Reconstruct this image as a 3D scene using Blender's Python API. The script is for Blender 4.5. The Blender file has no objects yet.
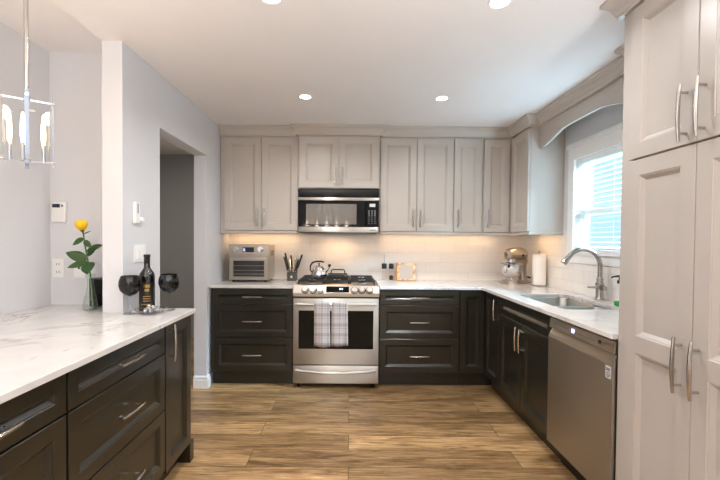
import bpy, bmesh, math, random
from mathutils import Vector, Matrix, Euler

PI = math.pi
random.seed(7)
C = bpy.context.scene.collection
SC = bpy.context.scene

# ------------------------------------------------------------------ camera
EYE = 1.31
cam_d = bpy.data.cameras.new('camera')
cam_d.sensor_width = 36.0
cam_d.lens = 400.0 / 720.0 * 36.0
cam_d.shift_x = 10.0 / 720.0
cam_d.shift_y = 7.7 / 720.0
cam_d.clip_start = 0.05
cam = bpy.data.objects.new('camera', cam_d)
C.objects.link(cam)
cam.matrix_world = (Matrix.Translation((0, 0, EYE))
                    @ Euler((math.radians(90 - 1.1), 0, 0)).to_matrix().to_4x4()
                    @ Matrix.Rotation(math.radians(0.45), 4, 'Z'))
SC.camera = cam

# ------------------------------------------------------------------ light
world = bpy.data.worlds.new('world')
SC.world = world
world.use_nodes = True
bgn = world.node_tree.nodes['Background']
bgn.inputs['Color'].default_value = (0.52, 0.82, 1.0, 1)
bgn.inputs['Strength'].default_value = 1.15
SC.view_settings.view_transform = 'Standard'
SC.view_settings.look = 'None'
SC.view_settings.exposure = 0.02
SC.view_settings.gamma = 1.0
SC.view_settings.use_curve_mapping = False
SC.cycles.use_denoising = True
SC.cycles.max_bounces = 10
SC.cycles.diffuse_bounces = 6
SC.cycles.transparent_max_bounces = 24
SC.cycles.sample_clamp_indirect = 8.0
SC.cycles.caustics_reflective = False
SC.cycles.caustics_refractive = False

WARM = (0.98, 0.99, 1.0)
LED = (1.0, 0.64, 0.34)


def area_light(name, loc, rot, sx, sy, power, color, shape='RECTANGLE', spread=180):
    d = bpy.data.lights.new(name, 'AREA')
    d.shape = shape
    d.size = sx
    if shape in ('RECTANGLE', 'ELLIPSE'):
        d.size_y = sy
    d.energy = power
    d.color = color
    d.spread = math.radians(spread)
    o = bpy.data.objects.new(name, d)
    o.location = loc
    o.rotation_euler = rot
    C.objects.link(o)
    return o


def point_light(name, loc, power, color, r=0.03):
    d = bpy.data.lights.new(name, 'POINT')
    d.energy = power
    d.color = color
    d.shadow_soft_size = r
    o = bpy.data.objects.new(name, d)
    o.location = loc
    C.objects.link(o)
    return o


H = 2.385          # kitchen ceiling
def aimed_area(name, loc, at, sx, sy, power, color):
    rot = (Vector(at) - Vector(loc)).to_track_quat('-Z', 'Y').to_euler()
    return area_light(name, loc, rot, sx, sy, power, color)


aimed_area('window_daylight', (5.2, 1.3, 4.0), (1.85, 2.85, 1.62), 1.8, 1.4, 4200, (0.50, 0.78, 1.0))
# extra fill aimed at the ceiling, added above the dining bar behind the camera
area_light('added_ceiling_fill', (-0.5, -1.0, 1.84), (math.radians(180), 0, 0), 1.0, 0.12, 32, (0.98, 0.98, 1.0))
# ceiling fill for the two floor uplighters added behind the camera
for ux, up in ((-0.55, 34), (1.15, 92)):
    aimed_area('uplighter_fill', (ux, -0.35, 0.93), (ux, -0.25, 2.4), 0.2, 0.2, up, (0.90, 0.96, 1.0))


# ------------------------------------------------------------------ mesh helpers
class MB:
    def __init__(self):
        self.bm = bmesh.new()

    def box(self, x0, x1, y0, y1, z0, z1, bev=0.0, seg=1):
        m = Matrix.Translation(((x0 + x1) / 2, (y0 + y1) / 2, (z0 + z1) / 2)) @ Matrix.Diagonal((abs(x1 - x0), abs(y1 - y0), abs(z1 - z0), 1))
        r = bmesh.ops.create_cube(self.bm, size=1.0, matrix=m)
        if bev > 0:
            es = list({e for v in r['verts'] for e in v.link_edges})
            bmesh.ops.bevel(self.bm, geom=es, offset=bev, segments=seg, profile=0.5, affect='EDGES')
        return self

    def rot_box(self, size, mat, bev=0.0):
        r = bmesh.ops.create_cube(self.bm, size=1.0, matrix=mat @ Matrix.Diagonal((*size, 1)))
        if bev > 0:
            es = list({e for v in r['verts'] for e in v.link_edges})
            bmesh.ops.bevel(self.bm, geom=es, offset=bev, segments=1, profile=0.5, affect='EDGES')
        return self

    def tube(self, pts, r, seg=10, caps=True, flat=None):
        """r a number or a list; flat: (axis vector, factor) squashes the section along that axis"""
        pts = [Vector(p) for p in pts]
        n = len(pts)
        rs = r if isinstance(r, (list, tuple)) else [r] * n
        rings = []
        up = None
        for i, p in enumerate(pts):
            t = (pts[min(i + 1, n - 1)] - pts[max(i - 1, 0)]).normalized()
            if up is None:
                a = Vector((0, 0, 1)) if abs(t.z) < 0.9 else Vector((1, 0, 0))
                up = (a - t * a.dot(t)).normalized()
            else:
                up = (up - t * up.dot(t)).normalized()
            b = t.cross(up)
            ring = []
            for k in range(seg):
                an = 2 * PI * k / seg
                off = (up * math.cos(an) + b * math.sin(an)) * rs[i]
                if flat:
                    ax = Vector(flat[0])
                    off = off - ax * off.dot(ax) * (1 - flat[1])
                ring.append(self.bm.verts.new(p + off))
            rings.append(ring)
        for i in range(n - 1):
            for k in range(seg):
                self.bm.faces.new((rings[i][k], rings[i][(k + 1) % seg], rings[i + 1][(k + 1) % seg], rings[i + 1][k]))
        if caps:
            self.bm.faces.new(rings[0][::-1])
            self.bm.faces.new(rings[-1])
        return self

    def cyl(self, p0, p1, r, r2=None, seg=20):
        return self.tube([p0, p1], [r, r if r2 is None else r2], seg)

    def lathe(self, prof, c=(0, 0), seg=28, mat=None, sx=1.0, sy=1.0):
        """profile of (r, z) from bottom to top round a vertical axis at c"""
        rings = []
        for r, z in prof:
            if r < 1e-5:
                v = Vector((c[0], c[1], z))
                rings.append([self.bm.verts.new(mat @ v if mat else v)])
            else:
                ring = []
                for k in range(seg):
                    a = 2 * PI * k / seg
                    v = Vector((c[0] + r * math.cos(a) * sx, c[1] + r * math.sin(a) * sy, z))
                    ring.append(self.bm.verts.new(mat @ v if mat else v))
                rings.append(ring)
        for a, b in zip(rings, rings[1:]):
            for k in range(seg):
                k2 = (k + 1) % seg
                if len(a) == 1 and len(b) == 1:
                    continue
                if len(a) == 1:
                    self.bm.faces.new((a[0], b[k2], b[k]))
                elif len(b) == 1:
                    self.bm.faces.new((a[k], a[k2], b[0]))
                else:
                    self.bm.faces.new((a[k], a[k2], b[k2], b[k]))
        if len(rings[0]) > 1 and prof[0] != prof[-1]:
            self.bm.faces.new(rings[0][::-1])
        if len(rings[-1]) > 1 and prof[0] != prof[-1]:
            self.bm.faces.new(rings[-1])
        return self

    def ellipsoid(self, c, r, seg=20, rings=12, rot=None):
        m = Matrix.Translation(c) @ (rot.to_4x4() if rot else Matrix()) @ Matrix.Diagonal((*r, 1))
        bmesh.ops.create_uvsphere(self.bm, u_segments=seg, v_segments=rings, radius=1.0, matrix=m)
        return self

    def prism(self, poly, d0, d1, axis='z'):
        """2-D polygon extruded between d0 and d1 along an axis ('z': (x,y); 'y': (x,z); 'x': (y,z))"""
        def P(a, b, d):
            return {'z': (a, b, d), 'y': (a, d, b), 'x': (d, a, b)}[axis]
        lo = [self.bm.verts.new(P(a, b, d0)) for a, b in poly]
        hi = [self.bm.verts.new(P(a, b, d1)) for a, b in poly]
        n = len(poly)
        self.bm.faces.new(lo[::-1])
        self.bm.faces.new(hi)
        for i in range(n):
            j = (i + 1) % n
            self.bm.faces.new((lo[i], lo[j], hi[j], hi[i]))
        return self

    def holed(self, outer, holes, d0, d1, axis='z'):
        def P(a, b, d):
            return {'z': (a, b, d), 'y': (a, d, b), 'x': (d, a, b)}[axis]
        for d in (d0, d1):
            es = []
            for loop in [outer] + holes:
                vs = [self.bm.verts.new(P(a, b, d)) for a, b in loop]
                es += [self.bm.edges.new((vs[i], vs[(i + 1) % len(vs)])) for i in range(len(vs))]
            bmesh.ops.triangle_fill(self.bm, edges=es, use_beauty=True)
        for loop in [outer] + holes:
            a = [self.bm.verts.new(P(p, q, d0)) for p, q in loop]
            b = [self.bm.verts.new(P(p, q, d1)) for p, q in loop]
            for i in range(len(loop)):
                j = (i + 1) % len(loop)
                self.bm.faces.new((a[i], a[j], b[j], b[i]))
        bmesh.ops.remove_doubles(self.bm, verts=self.bm.verts, dist=1e-5)
        return self

    def sheet(self, rows, closed=False):
        vs = [[self.bm.verts.new(p) for p in row] for row in rows]
        for a, b in zip(vs, vs[1:]):
            for k in range(len(a) - 1):
                self.bm.faces.new((a[k], a[k + 1], b[k + 1], b[k]))
            if closed:
                self.bm.faces.new((a[-1], a[0], b[0], b[-1]))
        return self

    def door(self, x0, x1, z0, z1, t=0.02, frame=0.058, panels=None, y=0.0):
        """framed door with recessed panels: front towards -y; panels: list of (z0,z1) openings"""
        bm = self.bm
        f = min(frame, (x1 - x0) * 0.32, (z1 - z0) * 0.36)
        if panels is None:
            panels = [(z0 + f, z1 - f)]
        yf = y - t
        def q(*ps):
            bm.faces.new([bm.verts.new(p) for p in ps])
        c = 0.002
        xa, xb, za, zb = x0 + c, x1 - c, z0 + c, z1 - c
        R0 = [(x0, y, z0), (x1, y, z0), (x1, y, z1), (x0, y, z1)]
        R1 = [(x0, yf + c, z0), (x1, yf + c, z0), (x1, yf + c, z1), (x0, yf + c, z1)]
        R2 = [(xa, yf, za), (xb, yf, za), (xb, yf, zb), (xa, yf, zb)]
        q(*R0[::-1])
        for A, B in ((R0, R1), (R1, R2)):
            for i in range(4):
                j = (i + 1) % 4
                q(A[i], A[j], B[j], B[i])
        px0, px1 = x0 + f, x1 - f
        zs = [za] + [v for p in panels for v in p] + [zb]
        for i in range(len(zs) - 1):
            q((xa, yf, zs[i]), (px0, yf, zs[i]), (px0, yf, zs[i + 1]), (xa, yf, zs[i + 1]))
            q((px1, yf, zs[i]), (xb, yf, zs[i]), (xb, yf, zs[i + 1]), (px1, yf, zs[i + 1]))
            if i % 2 == 0:
                q((px0, yf, zs[i]), (px1, yf, zs[i]), (px1, yf, zs[i + 1]), (px0, yf, zs[i + 1]))
        for (a, b) in panels:
            offs = [(0, 0), (0.003, 0.003), (0.006, 0.003), (0.020, 0.015), (0.022, 0.015)]
            rings = [[(px0 + o, yf + d, a + o), (px1 - o, yf + d, a + o), (px1 - o, yf + d, b - o), (px0 + o, yf + d, b - o)] for o, d in offs]
            for A, B in zip(rings, rings[1:]):
                for i in range(4):
                    j = (i + 1) % 4
                    q(A[i], A[j], B[j], B[i])
            q(*rings[-1])
        bmesh.ops.remove_doubles(bm, verts=bm.verts, dist=1e-5)
        return self

    def handle(self, cx, cz, L=0.18, vertical=True, y=-0.02, stand=0.028, r=0.0072):
        n = 12
        pts, rs = [], []
        for i in range(n + 1):
            t = -1 + 2 * i / n
            s = t * L / 2
            yy = y - stand - 0.005 * (1 - t * t)
            pts.append((cx, yy, cz + s) if vertical else (cx + s, yy, cz))
            rs.append(r * (0.72 + 0.28 * (1 - t * t)))
        self.tube(pts, rs, 10)
        for s in (-0.36, 0.36):
            d = s * L
            yy = y - stand - 0.005 * (1 - (2 * s) ** 2)
            p = (cx, 0, cz + d) if vertical else (cx + d, 0, cz)
            self.cyl((p[0], y, p[2]), (p[0], yy, p[2]), 0.0052, seg=10)
        return self

    def sweep(self, path, prof, i0, i1):
        """profile (projection, z) along a plan path, mitred; outward is to the right of the path direction"""
        P = [Vector((a, b)) for a, b in path]
        def offs(i):
            ns = []
            if i > 0:
                d = (P[i] - P[i - 1]).normalized(); ns.append(Vector((d.y, -d.x)))
            if i < len(P) - 1:
                d = (P[i + 1] - P[i]).normalized(); ns.append(Vector((d.y, -d.x)))
            if len(ns) == 1:
                return ns[0]
            m = ns[0] + ns[1]
            return m / m.dot(ns[0])
        rings = []
        for i in range(i0, i1 + 1):
            o = offs(i)
            rings.append([self.bm.verts.new((P[i].x + o.x * p, P[i].y + o.y * p, z)) for p, z in prof])
        n = len(prof)
        for A, B in zip(rings, rings[1:]):
            for k in range(n):
                self.bm.faces.new((A[k], A[(k + 1) % n], B[(k + 1) % n], B[k]))
        self.bm.faces.new(rings[0][::-1])
        self.bm.faces.new(rings[-1])
        return self

    def build(self, name, mat, parent=None, label=None, smooth=True, kind=None):
        bm = self.bm
        bmesh.ops.recalc_face_normals(bm, faces=bm.faces)
        me = bpy.data.meshes.new(name)
        bm.to_mesh(me)
        bm.free()
        me.materials.append(mat)
        if smooth:
            me.shade_smooth()
            me.set_sharp_from_angle(angle=math.radians(32))
        o = bpy.data.objects.new(name, me)
        C.objects.link(o)
        if parent:
            o.parent = parent
        if label:
            o['label'] = label
        if kind:
            o['kind'] = kind
        return o


def thing(name, label, cat, loc=(0, 0, 0), rz=0.0, group=None):
    o = bpy.data.objects.new(name, None)
    o.empty_display_size = 0.05
    C.objects.link(o)
    o.location = loc
    o.rotation_euler = (0, 0, rz)
    o['label'] = label
    o['category'] = cat
    if group:
        o['group'] = group
    return o


def tag(o, label, cat, group=None):
    o['label'] = label
    o['category'] = cat
    if group:
        o['group'] = group
    return o


def dup(root, loc, rz=None, label=None):
    r = root.copy(); C.objects.link(r); r.location = loc
    if rz is not None:
        r.rotation_euler = (0, 0, rz)
    if label:
        r['label'] = label
    for ch in list(root.children):
        c = ch.copy(); C.objects.link(c); c.parent = r
        for g in ch.children:
            d = g.copy(); C.objects.link(d); d.parent = c
    return r


# ------------------------------------------------------------------ materials
def lin(r, g, b):
    def f(v):
        v /= 255.0
        return v / 12.92 if v <= 0.04045 else ((v + 0.055) / 1.055) ** 2.4
    return (f(r), f(g), f(b), 1.0)


def new_mat(name):
    m = bpy.data.materials.new(name)
    m.use_nodes = True
    nt = m.node_tree
    return m, nt, nt.nodes['Principled BSDF']


def N(nt, t, **kw):
    n = nt.nodes.new(t)
    for k, v in kw.items():
        setattr(n, k, v)
    return n


def coords(nt, scale=(1, 1, 1), rot=(0, 0, 0)):
    tc = N(nt, 'ShaderNodeTexCoord')
    mp = N(nt, 'ShaderNodeMapping')
    mp.inputs['Scale'].default_value = scale
    mp.inputs['Rotation'].default_value = rot
    nt.links.new(tc.outputs['Object'], mp.inputs['Vector'])
    return mp.outputs['Vector']


def ramp(nt, fac, stops):
    r = N(nt, 'ShaderNodeValToRGB')
    e = r.color_ramp.elements
    e[0].position, e[0].color = stops[0]
    e[1].position, e[1].color = stops[-1]
    for p, c in stops[1:-1]:
        x = e.new(p); x.color = c
    nt.links.new(fac, r.inputs['Fac'])
    return r.outputs['Color']


def noise(nt, vec, scale, detail=3.0, rough=0.5, dist=0.0):
    n = N(nt, 'ShaderNodeTexNoise')
    n.inputs['Scale'].default_value = scale
    n.inputs['Detail'].default_value = detail
    n.inputs['Roughness'].default_value = rough
    n.inputs['Distortion'].default_value = dist
    nt.links.new(vec, n.inputs['Vector'])
    return n


def bump(nt, b, height, strength=0.2, dist=0.002):
    n = N(nt, 'ShaderNodeBump')
    n.inputs['Strength'].default_value = strength
    n.inputs['Distance'].default_value = dist
    nt.links.new(height, n.inputs['Height'])
    nt.links.new(n.outputs['Normal'], b.inputs['Normal'])


def paint(name, rgb, rough=0.5, var=0.03, scale=6.0, spec=0.5, metal=0.0):
    m, nt, b = new_mat(name)
    v = coords(nt)
    n = noise(nt, v, scale)
    c = lin(*rgb)
    lo = tuple(x * (1 - var) for x in c[:3]) + (1,)
    hi = tuple(min(1, x * (1 + var)) for x in c[:3]) + (1,)
    nt.links.new(ramp(nt, n.outputs['Fac'], [(0.3, lo), (0.7, hi)]), b.inputs['Base Color'])
    b.inputs['Roughness'].default_value = rough
    b.inputs['Metallic'].default_value = metal
    b.inputs['Specular IOR Level'].default_value = spec
    return m


def metal(name, rgb, rough=0.25, brushed=(1, 1, 1), amt=0.05, aniso=0.0):
    m, nt, b = new_mat(name)
    v = coords(nt, brushed)
    n = noise(nt, v, 30, 2.0)
    c = lin(*rgb)
    lo = tuple(x * (1 - amt) for x in c[:3]) + (1,)
    nt.links.new(ramp(nt, n.outputs['Fac'], [(0.35, lo), (0.65, c)]), b.inputs['Base Color'])
    b.inputs['Roughness'].default_value = rough
    b.inputs['Metallic'].default_value = 1.0
    if aniso:
        tg = N(nt, 'ShaderNodeTangent', direction_type='RADIAL', axis='Z')
        nt.links.new(tg.outputs[0], b.inputs['Tangent'])
        b.inputs['Anisotropic'].default_value = aniso
        b.inputs['Anisotropic Rotation'].default_value = 0.25
    return m


def emit(name, rgb, strength):
    m, nt, b = new_mat(name)
    b.inputs['Base Color'].default_value = (0.8, 0.8, 0.8, 1)
    b.inputs['Emission Color'].default_value = (*rgb, 1)
    b.inputs['Emission Strength'].default_value = strength
    return m


def clear(name, tint=(1, 1, 1), ior=1.45, rough=0.02, gain=1.0):
    """clear thin glass: fresnel mix of see-through and mirror"""
    m, nt, b = new_mat(name)
    nt.nodes.remove(b)
    out = nt.nodes['Material Output']
    tr = N(nt, 'ShaderNodeBsdfTransparent'); tr.inputs['Color'].default_value = (*tint, 1)
    gl = N(nt, 'ShaderNodeBsdfGlossy'); gl.inputs['Roughness'].default_value = rough
    fr = N(nt, 'ShaderNodeFresnel'); fr.inputs['IOR'].default_value = ior
    ml = N(nt, 'ShaderNodeMath', operation='MULTIPLY'); ml.inputs[1].default_value = gain
    mx = N(nt, 'ShaderNodeMixShader')
    ge = N(nt, 'ShaderNodeNewGeometry')
    fb = N(nt, 'ShaderNodeMath', operation='SUBTRACT'); fb.inputs[0].default_value = 1.0
    nt.links.new(ge.outputs['Backfacing'], fb.inputs[1])
    mb_ = N(nt, 'ShaderNodeMath', operation='MULTIPLY')
    nt.links.new(fr.outputs['Fac'], mb_.inputs[0]); nt.links.new(fb.outputs[0], mb_.inputs[1])
    nt.links.new(mb_.outputs[0], ml.inputs[0])
    nt.links.new(ml.outputs[0], mx.inputs['Fac'])
    nt.links.new(tr.outputs[0], mx.inputs[1]); nt.links.new(gl.outputs[0], mx.inputs[2])
    nt.links.new(mx.outputs[0], out.inputs['Surface'])
    return m


M = {}
M['wall'] = paint('wall_paint', (216, 217, 221), 0.6, 0.012, 3)
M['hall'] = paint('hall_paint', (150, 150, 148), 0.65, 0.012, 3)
M['ceiling'] = paint('ceiling_paint', (236, 231, 229), 0.8, 0.01, 3)
M['trim'] = paint('white_trim', (240, 240, 240), 0.35, 0.01, 5)
M['greige'] = paint('greige_lacquer', (188, 180, 172), 0.32, 0.02, 5)
M['pantry'] = paint('pale_greige_lacquer', (176, 169, 163), 0.32, 0.02, 5)
M['steel'] = metal('brushed_steel', (204, 200, 194), 0.42, (1, 1, 30), 0.04, 0.9)
M['steel_v'] = metal('brushed_steel_dark', (186, 178, 166), 0.40, (1, 1, 30), 0.04, 0.9)
M['nickel'] = metal('satin_nickel', (200, 195, 188), 0.22)
M['chrome'] = metal('polished_chrome', (225, 225, 228), 0.06)
M['faucet'] = metal('brushed_nickel', (178, 172, 166), 0.25)
M['steel_warm'] = metal('warm_brushed_steel', (186, 178, 168), 0.3, (1, 1, 30), 0.05)
M['strip'] = metal('grey_steel_strip', (150, 158, 172), 0.3)
M['silver'] = metal('silver_enamel', (205, 192, 178), 0.3)
M['black'] = paint('black_plastic', (18, 18, 19), 0.35, 0.05)
M['iron'] = paint('cast_iron', (26, 25, 25), 0.5, 0.1, 30)
M['black_glass'] = paint('black_glass', (5, 5, 6), 0.05, 0.02, spec=0.2)
M['mw_window'] = paint('smoked_window', (112, 105, 98), 0.025, 0.02, spec=0.9)
M['dark_glass'] = paint('oven_door_glass', (9, 11, 8), 0.05, 0.05, spec=0.25)
M['white_plastic'] = paint('white_plastic', (236, 236, 236), 0.35, 0.01)
M['grey_plastic'] = paint('grey_plastic', (120, 122, 124), 0.4, 0.02)
M['glass'] = clear('clear_glass', (0.985, 0.992, 0.992))
M['green_glass'] = clear('faint_green_glass', (0.95, 0.975, 0.965), 1.5, 0.02, 1.2)
M['crystal'] = clear('cut_crystal', (0.88, 0.88, 0.90), 1.6, 0.03, 1.6)
M['black_crystal'] = paint('black_glass_bowl', (6, 6, 10), 0.03, 0.02, spec=0.5)
M['bottle'] = paint('dark_bottle_glass', (12, 14, 12), 0.06, 0.02, spec=0.7)
M['label'] = paint('black_paper_label', (24, 22, 21), 0.55, 0.05)
M['gold'] = metal('gold_print', (196, 164, 92), 0.3)
M['white_print'] = paint('pale_print', (205, 205, 205), 0.5, 0.01)
M['yellow'] = paint('yellow_petal', (252, 196, 8), 0.5, 0.08, 40)
M['leaf'] = paint('rose_leaf', (36, 72, 24), 0.35, 0.25, 30)
M['stem'] = paint('rose_stem', (70, 110, 48), 0.5, 0.1, 30)
M['paper'] = paint('paper_towel', (244, 238, 230), 0.85, 0.01, 40)
M['green_soap'] = paint('green_soap', (24, 170, 64), 0.2, 0.02)
M['wood'] = paint('light_wood', (178, 124, 76), 0.45, 0.15, 20)
M['bulb'] = emit('lit_bulb', (1.0, 0.74, 0.38), 9)
M['lens'] = emit('lit_lens', (1.0, 0.90, 0.76), 14)
M['led_blue'] = emit('blue_digits', (0.35, 0.4, 1.0), 4)
M['led_cyan'] = emit('cyan_digits', (0.3, 0.8, 1.0), 1.6)
M['block'] = paint('dark_grey_block', (70, 67, 64), 0.4, 0.03)
M['screen'] = paint('dark_screen', (40, 44, 58), 0.1, 0.02)


def mat_dark_wood():
    m, nt, b = new_mat('espresso_stained_maple')
    v = coords(nt, (9, 9, 1.2))
    n = noise(nt, v, 6, 5, 0.6, 0.4)
    nt.links.new(ramp(nt, n.outputs['Fac'], [(0.25, lin(24, 23, 17)), (0.6, lin(33, 31, 23)), (0.85, lin(43, 40, 30))]), b.inputs['Base Color'])
    b.inputs['Roughness'].default_value = 0.30
    b.inputs['Specular IOR Level'].default_value = 0.5
    b.inputs['Coat Weight'].default_value = 0.35
    b.inputs['Coat Roughness'].default_value = 0.18
    return m
M['espresso'] = mat_dark_wood()


def mat_quartz():
    m, nt, b = new_mat('veined_white_quartz')
    v = coords(nt, (1, 1, 1), (0, 0, 0.6))
    w = noise(nt, v, 1.1, 6, 0.62, 1.6)
    soft = noise(nt, v, 5, 4)
    base = ramp(nt, soft.outputs['Fac'], [(0.3, lin(208, 205, 202)), (0.7, lin(220, 217, 214))])
    vein = ramp(nt, w.outputs['Fac'], [(0.470, (0, 0, 0, 1)), (0.490, (1, 1, 1, 1)), (0.497, (1, 1, 1, 1)), (0.515, (0, 0, 0, 1))])
    fade = ramp(nt, soft.outputs['Fac'], [(0.42, (0, 0, 0, 1)), (0.62, (0.6, 0.6, 0.6, 1))])
    mu = N(nt, 'ShaderNodeMix', data_type='RGBA', blend_type='MULTIPLY')
    mu.inputs[0].default_value = 1.0
    nt.links.new(vein, mu.inputs[6]); nt.links.new(fade, mu.inputs[7])
    mx = N(nt, 'ShaderNodeMix', data_type='RGBA')
    nt.links.new(mu.outputs[2], mx.inputs[0])
    nt.links.new(base, mx.inputs[6])
    mx.inputs[7].default_value = lin(158, 152, 148)
    nt.links.new(mx.outputs[2], b.inputs['Base Color'])
    b.inputs['Roughness'].default_value = 0.10
    return m
M['quartz'] = mat_quartz()


def mat_tile():
    m, nt, b = new_mat('white_subway_tile')
    tc = N(nt, 'ShaderNodeTexCoord')
    sp = N(nt, 'ShaderNodeSeparateXYZ'); nt.links.new(tc.outputs['Object'], sp.inputs[0])
    ad = N(nt, 'ShaderNodeMath', operation='ADD')
    nt.links.new(sp.outputs['X'], ad.inputs[0]); nt.links.new(sp.outputs['Y'], ad.inputs[1])
    cb = N(nt, 'ShaderNodeCombineXYZ')
    nt.links.new(ad.outputs[0], cb.inputs['X']); nt.links.new(sp.outputs['Z'], cb.inputs['Y'])
    br = N(nt, 'ShaderNodeTexBrick')
    br.inputs['Scale'].default_value = 1.0
    br.inputs['Brick Width'].default_value = 0.30
    br.inputs['Row Height'].default_value = 0.0985
    br.inputs['Mortar Size'].default_value = 0.0016
    br.inputs['Mortar Smooth'].default_value = 0.4
    br.inputs['Color1'].default_value = lin(238, 233, 228)
    br.inputs['Color2'].default_value = lin(234, 229, 224)
    br.inputs['Mortar'].default_value = lin(216, 209, 203)
    nt.links.new(cb.outputs[0], br.inputs['Vector'])
    nt.links.new(br.outputs['Color'], b.inputs['Base Color'])
    inv = N(nt, 'ShaderNodeMath', operation='SUBTRACT'); inv.inputs[0].default_value = 1.0
    nt.links.new(br.outputs['Fac'], inv.inputs[1])
    bump(nt, b, inv.outputs[0], 0.5, 0.002)
    b.inputs['Roughness'].default_value = 0.13
    return m
M['tile'] = mat_tile()


def mat_floor():
    m, nt, b = new_mat('brown_wood_planks')
    tc = N(nt, 'ShaderNodeTexCoord')
    br = N(nt, 'ShaderNodeTexBrick')
    br.offset = 0.37
    br.inputs['Scale'].default_value = 1.0
    br.inputs['Brick Width'].default_value = 1.6
    br.inputs['Row Height'].default_value = 0.19
    br.inputs['Mortar Size'].default_value = 0.0018
    br.inputs['Mortar Smooth'].default_value = 0.2
    br.inputs['Color1'].default_value = (0, 0, 0, 1)
    br.inputs['Color2'].default_value = (1, 1, 1, 1)
    br.inputs['Mortar'].default_value = (0.5, 0.5, 0.5, 1)
    nt.links.new(tc.outputs['Object'], br.inputs['Vector'])
    # shift the grain from plank to plank
    mul = N(nt, 'ShaderNodeVectorMath', operation='MULTIPLY_ADD')
    mul.inputs[1].default_value = (7.0, 3.0, 5.0)
    nt.links.new(br.outputs['Color'], mul.inputs[0]); nt.links.new(tc.outputs['Object'], mul.inputs[2])
    def mapped(s):
        mp = N(nt, 'ShaderNodeMapping'); mp.inputs['Scale'].default_value = s
        nt.links.new(mul.outputs[0], mp.inputs['Vector'])
        return mp.outputs[0]
    grain = noise(nt, mapped((1.1, 17, 1)), 2.2, 9, 0.72, 1.6)
    cloud = noise(nt, mapped((1.0, 4.5, 1)), 1.7, 4, 0.6, 0.8)
    fine = noise(nt, mapped((3, 90, 1)), 3, 3, 0.6)
    g = ramp(nt, grain.outputs['Fac'], [(0.27, lin(66, 46, 24)), (0.38, lin(122, 93, 58)), (0.50, lin(172, 138, 98)), (0.62, lin(196, 164, 122)), (0.76, lin(224, 198, 160))])
    cl = ramp(nt, cloud.outputs['Fac'], [(0.32, (0.46, 0.42, 0.36, 1)), (0.50, (0.95, 0.94, 0.92, 1)), (0.68, (1.10, 1.09, 1.07, 1))])
    mx = N(nt, 'ShaderNodeMix', data_type='RGBA', blend_type='MULTIPLY'); mx.inputs[0].default_value = 1
    nt.links.new(g, mx.inputs[6]); nt.links.new(cl, mx.inputs[7])
    pl = ramp(nt, br.outputs['Color'], [(0.0, (0.62, 0.60, 0.57, 1)), (1.0, (1.14, 1.12, 1.09, 1))])
    mx2 = N(nt, 'ShaderNodeMix', data_type='RGBA', blend_type='MULTIPLY'); mx2.inputs[0].default_value = 1
    nt.links.new(mx.outputs[2], mx2.inputs[6]); nt.links.new(pl, mx2.inputs[7])
    mx3 = N(nt, 'ShaderNodeMix', data_type='RGBA')
    nt.links.new(br.outputs['Fac'], mx3.inputs[0]); nt.links.new(mx2.outputs[2], mx3.inputs[6])
    mx3.inputs[7].default_value = lin(58, 45, 33)
    nt.links.new(mx3.outputs[2], b.inputs['Base Color'])
    rr = N(nt, 'ShaderNodeMapRange'); rr.inputs['To Min'].default_value = 0.26; rr.inputs['To Max'].default_value = 0.42
    nt.links.new(fine.outputs['Fac'], rr.inputs['Value']); nt.links.new(rr.outputs[0], b.inputs['Roughness'])
    bump(nt, b, fine.outputs['Fac'], 0.12, 0.002)
    return m
M['floor'] = mat_floor()


def mat_plaid():
    m, nt, b = new_mat('plaid_cotton')
    tc = N(nt, 'ShaderNodeTexCoord')
    sp = N(nt, 'ShaderNodeSeparateXYZ'); nt.links.new(tc.outputs['Object'], sp.inputs[0])
    def band(sock, period, width, phase=0.0):
        a = N(nt, 'ShaderNodeMath', operation='ADD'); a.inputs[1].default_value = phase
        nt.links.new(sock, a.inputs[0])
        d = N(nt, 'ShaderNodeMath', operation='PINGPONG'); d.inputs[1].default_value = period / 2
        nt.links.new(a.outputs[0], d.inputs[0])
        l = N(nt, 'ShaderNodeMath', operation='LESS_THAN'); l.inputs[1].default_value = width / 2
        nt.links.new(d.outputs[0], l.inputs[0])
        return l.outputs[0]
    s = None
    for sock, per, wd, ph, wt in ((sp.outputs['X'], 0.052, 0.014, 0.0, 0.30), (sp.outputs['Z'], 0.085, 0.028, 0.0, 0.34), (sp.outputs['Z'], 0.085, 0.006, 0.03, 0.3), (sp.outputs['X'], 0.052, 0.003, 0.02, 0.3)):
        k = N(nt, 'ShaderNodeMath', operation='MULTIPLY'); k.inputs[1].default_value = wt
        nt.links.new(band(sock, per, wd, ph), k.inputs[0])
        if s is None:
            s = k.outputs[0]
        else:
            a = N(nt, 'ShaderNodeMath', operation='ADD'); nt.links.new(s, a.inputs[0]); nt.links.new(k.outputs[0], a.inputs[1]); s = a.outputs[0]
    nt.links.new(ramp(nt, s, [(0.0, lin(184, 174, 170)), (0.5, lin(150, 138, 134)), (1.0, lin(124, 110, 107))]), b.inputs['Base Color'])
    w = noise(nt, coords(nt), 300, 2)
    bump(nt, b, w.outputs['Fac'], 0.4, 0.002)
    b.inputs['Roughness'].default_value = 0.9
    return m
M['plaid'] = mat_plaid()


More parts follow.
